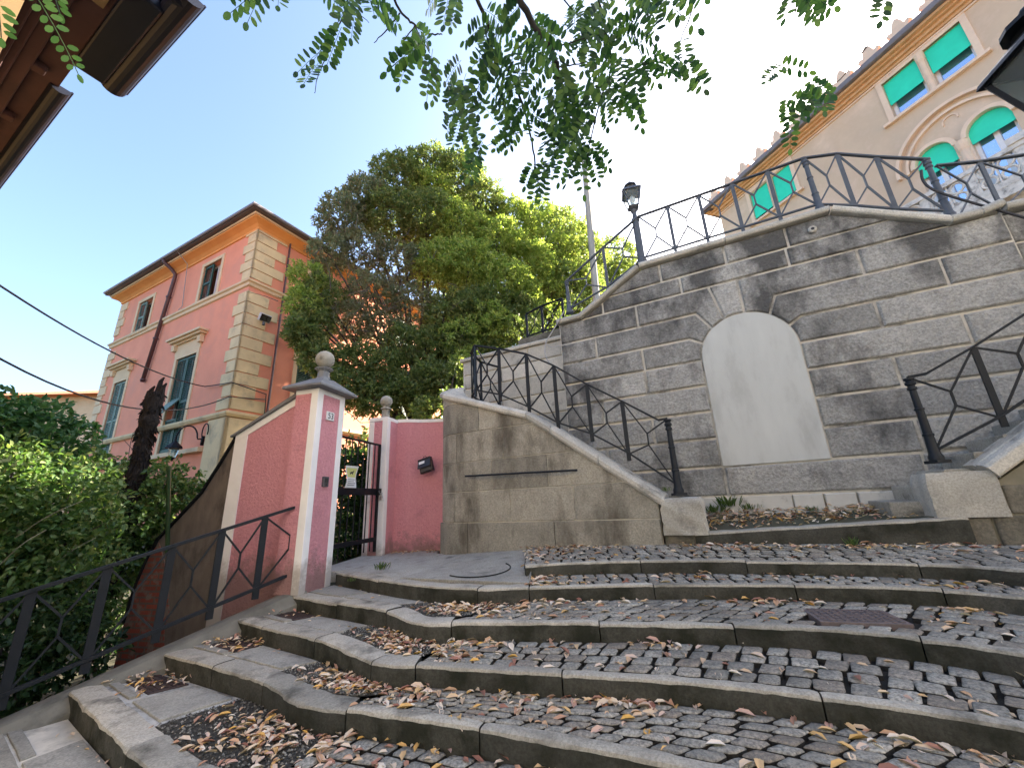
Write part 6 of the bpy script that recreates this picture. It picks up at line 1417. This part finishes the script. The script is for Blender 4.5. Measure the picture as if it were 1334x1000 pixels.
# ------------------------------------------------------------------ locust branches overhead
def nr(u, v, dist=2.3): d = ray(u, v); return d / np.linalg.norm(d) * dist
loc = empty('locust_tree', V3(2.6, -2.4, -1.6), 'locust tree whose dark twigs and feathery leaves hang in from above', 'tree')
hub = V3(.9, .7, 4.3); lim = MB(); lim.tube(smooth_line([V3(2.6, -2.4, -1.7), V3(2.5, -2.2, .8), V3(2.0, -1.2, 3.0), hub], 3), list(np.linspace(.16, .07, len(smooth_line([V3(0, 0, 0)] * 4, 3)))), 10); lim.build('trunk', 'bark', loc, smooth=True)
BRN = [([(612, -25), (630, 20), (650, 70), (668, 100), (676, 122), (686, 150), (694, 190), (698, 225), (703, 248)], 2.35, .0085), ([(664, -25), (690, 25), (705, 55), (717, 62), (728, 88), (727, 105)], 2.15, .014), ([(717, 62), (745, 55), (790, 44)], 2.2, .004), ([(728, 88), (752, 84), (772, 80)], 2.2, .004), ([(505, -25), (515, 4), (530, 25), (541, 34), (562, 46), (575, 45)], 2.5, .0075), ([(521, 18), (503, 40), (487, 56)], 2.5, .004), ([(541, 34), (522, 58)], 2.5, .004), ([(540, 34), (552, 55), (560, 70)], 2.5, .004),
       ([(457, -20), (451, 6), (448, 20), (434, 45), (424, 76), (414, 98), (410, 122)], 2.6, .004), ([(451, 8), (470, 20), (481, 30)], 2.6, .003), ([(906, -20), (902, 15), (885, 55), (884, 82)], 2.5, .0035), ([(1040, -20), (1036, 20), (1030, 45), (1022, 80), (1012, 92)], 2.7, .003), ([(1176, -20), (1166, 6)], 3.0, .003), ([(775, -20), (790, 40), (798, 90), (782, 130), (770, 175), (764, 215)], 2.4, .006), ([(850, -20), (842, 30), (852, 66), (880, 92)], 2.5, .005), ([(690, 168), (660, 178), (632, 192)], 2.4, .003), ([(680, 138), (660, 150), (645, 165)], 2.4, .003), ([(1130, 60), (1100, 100), (1062, 130), (1030, 145)], 2.9, .003), ([(1040, 90), (1018, 84), (985, 90)], 2.8, .002),
       ([(720, -20), (745, 15), (770, 30), (800, 40)], 2.4, .004), ([(825, -20), (820, 20), (830, 60), (842, 85)], 2.45, .004)]
lm = MB(); nodes = []
for pts, d, r in BRN:
    p = [nr(u, v, d + .12 * mnoise.noise(Vector((u * .01, v * .01, d)))) for u, v in pts]; q = smooth_line(p, 2)
    q = [x + rdir(1)[0] * r * .5 for x in q]; lm.tube(q, list(np.linspace(r, r * .35, len(q))), 6); nodes.append((pts, d))
    if pts[0][1] < 0: s0 = q[0]; lm.tube(smooth_line([hub, (hub + s0) / 2 + V3(0, 0, .25), s0 + (s0 - q[3]) * .2, s0], 2), list(np.linspace(.03 + r, r, len(smooth_line([s0] * 4, 2)))), 6)
lm.build('limbs', 'twig_dark', loc, smooth=True)
LV, LP, RV = [], [], MB()
def pinnate(P, d, length, pairs, out, width=.020, ll=.041):
    """one feathery leaf: drooping rachis, opposite oval leaflets and an end leaflet"""
    d = unit(d); view = unit(P); X = unit(np.cross(d, view) + RNG.normal(size=3) * .22); pts = []; p = P.copy(); dd = d.copy()
    n = pairs + 1
    for i in range(n + 1): pts.append(p.copy()); p = p + dd * length / n; dd = unit(dd + V3(0, 0, -.05))
    RV.tube(pts[::2] if len(pts) % 2 else pts[::2] + [pts[-1]], .0011, 3, cap=False)
    def oval(c, ax, L_, w):
        nrm = unit(np.cross(ax, X if abs(ax @ X) < .8 else d) + RNG.normal(size=3) * .14); s = unit(np.cross(nrm, ax))
        return [c, c + ax * L_ * .22 + s * w * .42, c + ax * L_ * .55 + s * w * .52, c + ax * L_ * .86 + s * w * .34, c + ax * L_, c + ax * L_ * .86 - s * w * .34, c + ax * L_ * .55 - s * w * .52, c + ax * L_ * .22 - s * w * .42]
    for i in range(1, n):
        k = math.sin(math.pi * (.18 + .7 * i / n)) * .35 + .68
        for sg in (-1, 1):
            if RNG.random() < .06: continue
            ax = unit(X * sg + d * .38 + RNG.normal(size=3) * .08); out.append(oval(pts[i] + ax * .003, ax, ll * k * RNG.uniform(.88, 1.1), width * k * 1.05))
    out.append(oval(pts[-1], unit(pts[-1] - pts[-2]), ll * .95, width))
def spray(u, v, cnt, sp, dist=2.35, out=None, L0=.16, L1=.26):
    for k in range(cnt):
        P = nr(u + RNG.normal() * sp * .6, v + RNG.normal() * sp * .5 - 14, dist + RNG.normal() * .15); d = V3(0, 0, -1.0) + _R * RNG.normal() * .55 + _f * RNG.normal() * .25
        ln = RNG.uniform(L0, L1); pinnate(P, d, ln, int(RNG.integers(6, 9)), LV if out is None else out)
for pts, d in nodes:
    for (u0, v0), (u1, v1) in zip(pts[:-1], pts[1:]):
        for k in range(max(1, int(math.hypot(u1 - u0, v1 - v0) / 26))):
            if RNG.random() < (.15 if d > 2.48 else .6):
                t = RNG.random(); P = nr(u0 + (u1 - u0) * t, v0 + (v1 - v0) * t, d); pinnate(P, V3(0, 0, -.9) + _R * RNG.normal() * .8 + _f * RNG.normal() * .2, RNG.uniform(.12, .20), int(RNG.integers(5, 9)), LV)
for u, v, n, sp in ((598, 105, 6, 30), (625, 95, 4, 25), (640, 140, 6, 26), (605, 165, 4, 18), (690, 112, 6, 26), (722, 140, 7, 24), (745, 120, 5, 20), (752, 170, 5, 20), (700, 40, 4, 30), (755, 40, 7, 35), (795, 20, 7, 35), (835, 25, 6, 30), (860, 5, 4, 22), (792, 85, 7, 28), (825, 90, 4, 18), (812, 125, 4, 15), (700, 165, 5, 18), (762, 200, 5, 18), (735, 205, 4, 20), (712, 222, 3, 8), (640, 40, 4, 25), (665, 70, 5, 25), (472, 4, 3, 16), (490, 14, 2, 10), (446, 50, 1, 6), (430, 72, 1, 4), (414, 96, 1, 3), (527, 60, 2, 8), (548, 66, 3, 12), (568, 72, 2, 12), (357, -16, 3, 6), (412, -14, 1, 3), (575, -10, 3, 16), (628, 195, 2, 10), (618, 210, 1, 6)): spray(u, v, n, sp)
for u, v, n, sp in ((886, 92, 5, 6), (918, 112, 1, 2), (1040, -6, 4, 7), (1044, 8, 2, 4), (1022, 140, 2, 5), (1045, 122, 2, 6), (1072, 118, 2, 4), (1165, -14, 2, 4)): spray(u, v, n, sp, 2.75, L0=.12, L1=.2)
pinnate(nr(36, -22, 1.55), nr(92, 64, 1.55) - nr(36, -22, 1.55), .150, 8, LP, .0105, .020); pinnate(nr(-8, -30, 1.5), nr(4, 40, 1.5) - nr(-8, -30, 1.5), .10, 6, LP, .0105, .020)
pinnate(nr(62, -30, 1.6), nr(75, 5, 1.6) - nr(62, -30, 1.6), .06, 4, LP, .0105, .020)
mesh_arrays('leaves', 'leaf_locust', np.array(LV), [tuple(range(8))], loc); mesh_arrays('near_leaves', 'leaf_locust_pale', np.array(LP), [tuple(range(8))], loc); RV.build('leaf_stalks', 'leaf_locust', loc)

# ------------------------------------------------------------------ fallen leaves, weeds
FC, FD, FS = [], [], []
def drop(P, n=1, sz=(.035, .075), heap=0.0, tilt=.17):
    for _ in range(n):
        a = RNG.random() * 6.283; FC.append(P + V3(0, 0, .010 + heap * RNG.random())); FD.append(unit(V3(math.cos(a), math.sin(a), RNG.normal() * tilt))); FS.append(RNG.uniform(*sz))
def clumpy(P, k=1.6, off=0): return mnoise.noise(Vector(P) * k + Vector((off, 3.3, 1.7)))
for key, G, w in TREADS:
    if w == 'c':
        for _ in range(4600):
            a, b = RNG.random(), RNG.random() * .82; P = samp(G, a, b); edge_ = math.exp(-((1 - a) / .16) ** 2); cl = clumpy(P, 2.1); p = .012 + .42 * edge_ * max(0, .30 + cl * 1.7) + .20 * max(0, cl - .18) ** 1 * 1.3
            near = math.exp(-b / .07); p += .28 * near
            if RNG.random() < p * .8: drop(P, 1, (.036, .088), .014 * edge_)
    elif w == 'g':
        for _ in range(1500):
            a, b = RNG.random(), RNG.random(); P = samp(G, a, b); d = math.exp(-((b - .62) / .30) ** 2) * (.25 + .75 * a)
            if RNG.random() < d * .48: drop(P, 1, (.028, .07), .018 * d, .28)
    elif w == 'f':
        for _ in range(170):
            a, b = RNG.random(), RNG.random(); P = samp(G, a, b)
            if RNG.random() < .03 + .35 * math.exp(-((1 - a) / .12) ** 2) * (.3 + max(0, clumpy(P, 3))): drop(P, 1, (.025, .055))
    elif w == 'l':
        for _ in range(1500):
            a, b = RNG.random(), RNG.random() * .86; P = samp(G, a, b)
            if RNG.random() < .10 + .8 * a: drop(P, 1, (.035, .075), .05 * a, .4)
for i, P in enumerate(PLATES[:3]):
    c = sum(np.array(p) for p in P) / len(P)
    for _ in range((10, 110, 60)[i]): drop(np.array(P[RNG.integers(len(P))]) + RNG.normal(size=3) * V3(.05, .05, 0) + V3(0, 0, .012), 1, (.03, .06), .02, .4)
for _ in range(70): x = RNG.random(); drop(PW0 + (PW1 - PW0) * x + V3(0, -RNG.random() * .3, -.685), 1, (.03, .06))
for _ in range(60): drop(W(-.8 - 1.6 * RNG.random(), SO - .05 - .12 * RNG.random(), -.555 + .0), 1, (.03, .06))
for _ in range(120):
    t = RNG.random(); P = edge[0] + (edge[-1] - edge[0]) * t + V3(-.05, -.06 - .15 * RNG.random(), 0); P[2] = -.53; drop(P, 1, (.03, .065))
LEAF_V = leaf6(np.array(FC), np.array(FD), np.array(FS) * 1.18, .38, .22, up=V3(0, 0, 5), curl=.05)
tag(mesh_arrays('fallen_leaves', 'dry_leaf', LEAF_V, LEAF6), 'dry tan and russet leaves drifted along the steps', 'fallen leaves', kind='stuff')
GV_ = []
for key, G, w in TREADS:
    if w != 'g': continue
    for _ in range(1500):
        P = samp(G, RNG.random(), RNG.random()) + V3(0, 0, .002); r = RNG.uniform(.004, .011); a = RNG.random() * 6.28; x, y = V3(math.cos(a), math.sin(a), 0) * r, V3(-math.sin(a), math.cos(a), 0) * r * RNG.uniform(.6, 1)
        GV_.append([P - x, P - y, P + x, P + y, P + V3(0, 0, r * .9)])
tag(mesh_arrays('gravel', 'gravel_bits', np.array(GV_), [(0, 1, 4), (1, 2, 4), (2, 3, 4), (3, 0, 4)]), 'small dark gravel lying in the bends of the steps', 'gravel', kind='stuff')
def tuft(P, n, h, label, spread=.07):
    root_d = rdir(n) * V3(1, 1, 0); C = P + root_d * (RNG.random((n, 1)) * spread); D = unit(root_d * .5 + V3(0, 0, 1) + RNG.normal(size=(n, 3)) * .18); S = h * (.5 + .6 * RNG.random(n))
    V = leaf6(C, D, S, .07, .1); o = mesh_arrays('weed_tuft', 'grass_blade', V, LEAF6); return tag(o, label, 'weeds', 'weeds in the joints of the steps')
tuft(atz(497, 742, -.70), 40, 0.105, 'small weed growing on the platform at the foot of the gate bars', .10); tuft(onW(930, 668, 6.05), 50, 0.136, 'grassy weed at the wall foot beside the left stone block', .16); tuft(onW(950, 660, 6.08), 46, 0.161, 'taller grassy weed under the left corner of the plastered arch', .14)
tuft(V3(3.05, 3.90, -.53), 30, 0.093, 'small weed in the gutter under the middle of the landing kerb', .05); tuft(onW(868, 640, 5.0), 26, 0.062, 'tiny weed at the foot of the left blue column', .05); tuft(onW(975, 664, 6.0), 30, 0.099, 'thin grassy weed among dry leaves on the landing', .16); tuft(atz(458, 757, -.73), 26, 0.043, 'mossy weed on the edge of the top platform kerb', .05); tuft(onW(1060, 666, 6.0), 26, 0.081, 'short weed by the plinth stones on the landing', .10)

# ------------------------------------------------------------------ daylight
SUN_AZ, SUN_EL = math.atan2(.78, .63), math.radians(31)
sd = Vector((math.sin(SUN_AZ) * math.cos(SUN_EL), math.cos(SUN_AZ) * math.cos(SUN_EL), math.sin(SUN_EL)))
sun = bpy.data.objects.new('sun', bpy.data.lights.new('sun', 'SUN')); COL.objects.link(sun); sun.data.energy = 5.0; sun.data.angle = math.radians(.5); sun.data.color = (1, .86, .68)
sun.rotation_euler = sd.to_track_quat('Z', 'Y').to_euler()
wd_ = bpy.data.worlds.new('World'); sc.world = wd_; wd_.use_nodes = True; t = wd_.node_tree; bg = t.nodes['Background']
sk = t.nodes.new('ShaderNodeTexSky'); sk.sky_type = 'NISHITA'; sk.sun_disc = False; sk.sun_elevation = SUN_EL; sk.sun_rotation = SUN_AZ; sk.air_density = 1.0; sk.dust_density = 3.2; sk.ozone_density = 2.4; sk.altitude = 100
t.links.new(sk.outputs[0], bg.inputs[0]); bg.inputs[1].default_value = .076
sc.view_settings.view_transform = 'Standard'; sc.view_settings.look = 'None'; sc.view_settings.gamma = 1; sc.view_settings.exposure = 2.85
sc.cycles.use_denoising = True; sc.cycles.max_bounces = 6; sc.cycles.transparent_max_bounces = 8
sc.render.resolution_x, sc.render.resolution_y = 1024, 767
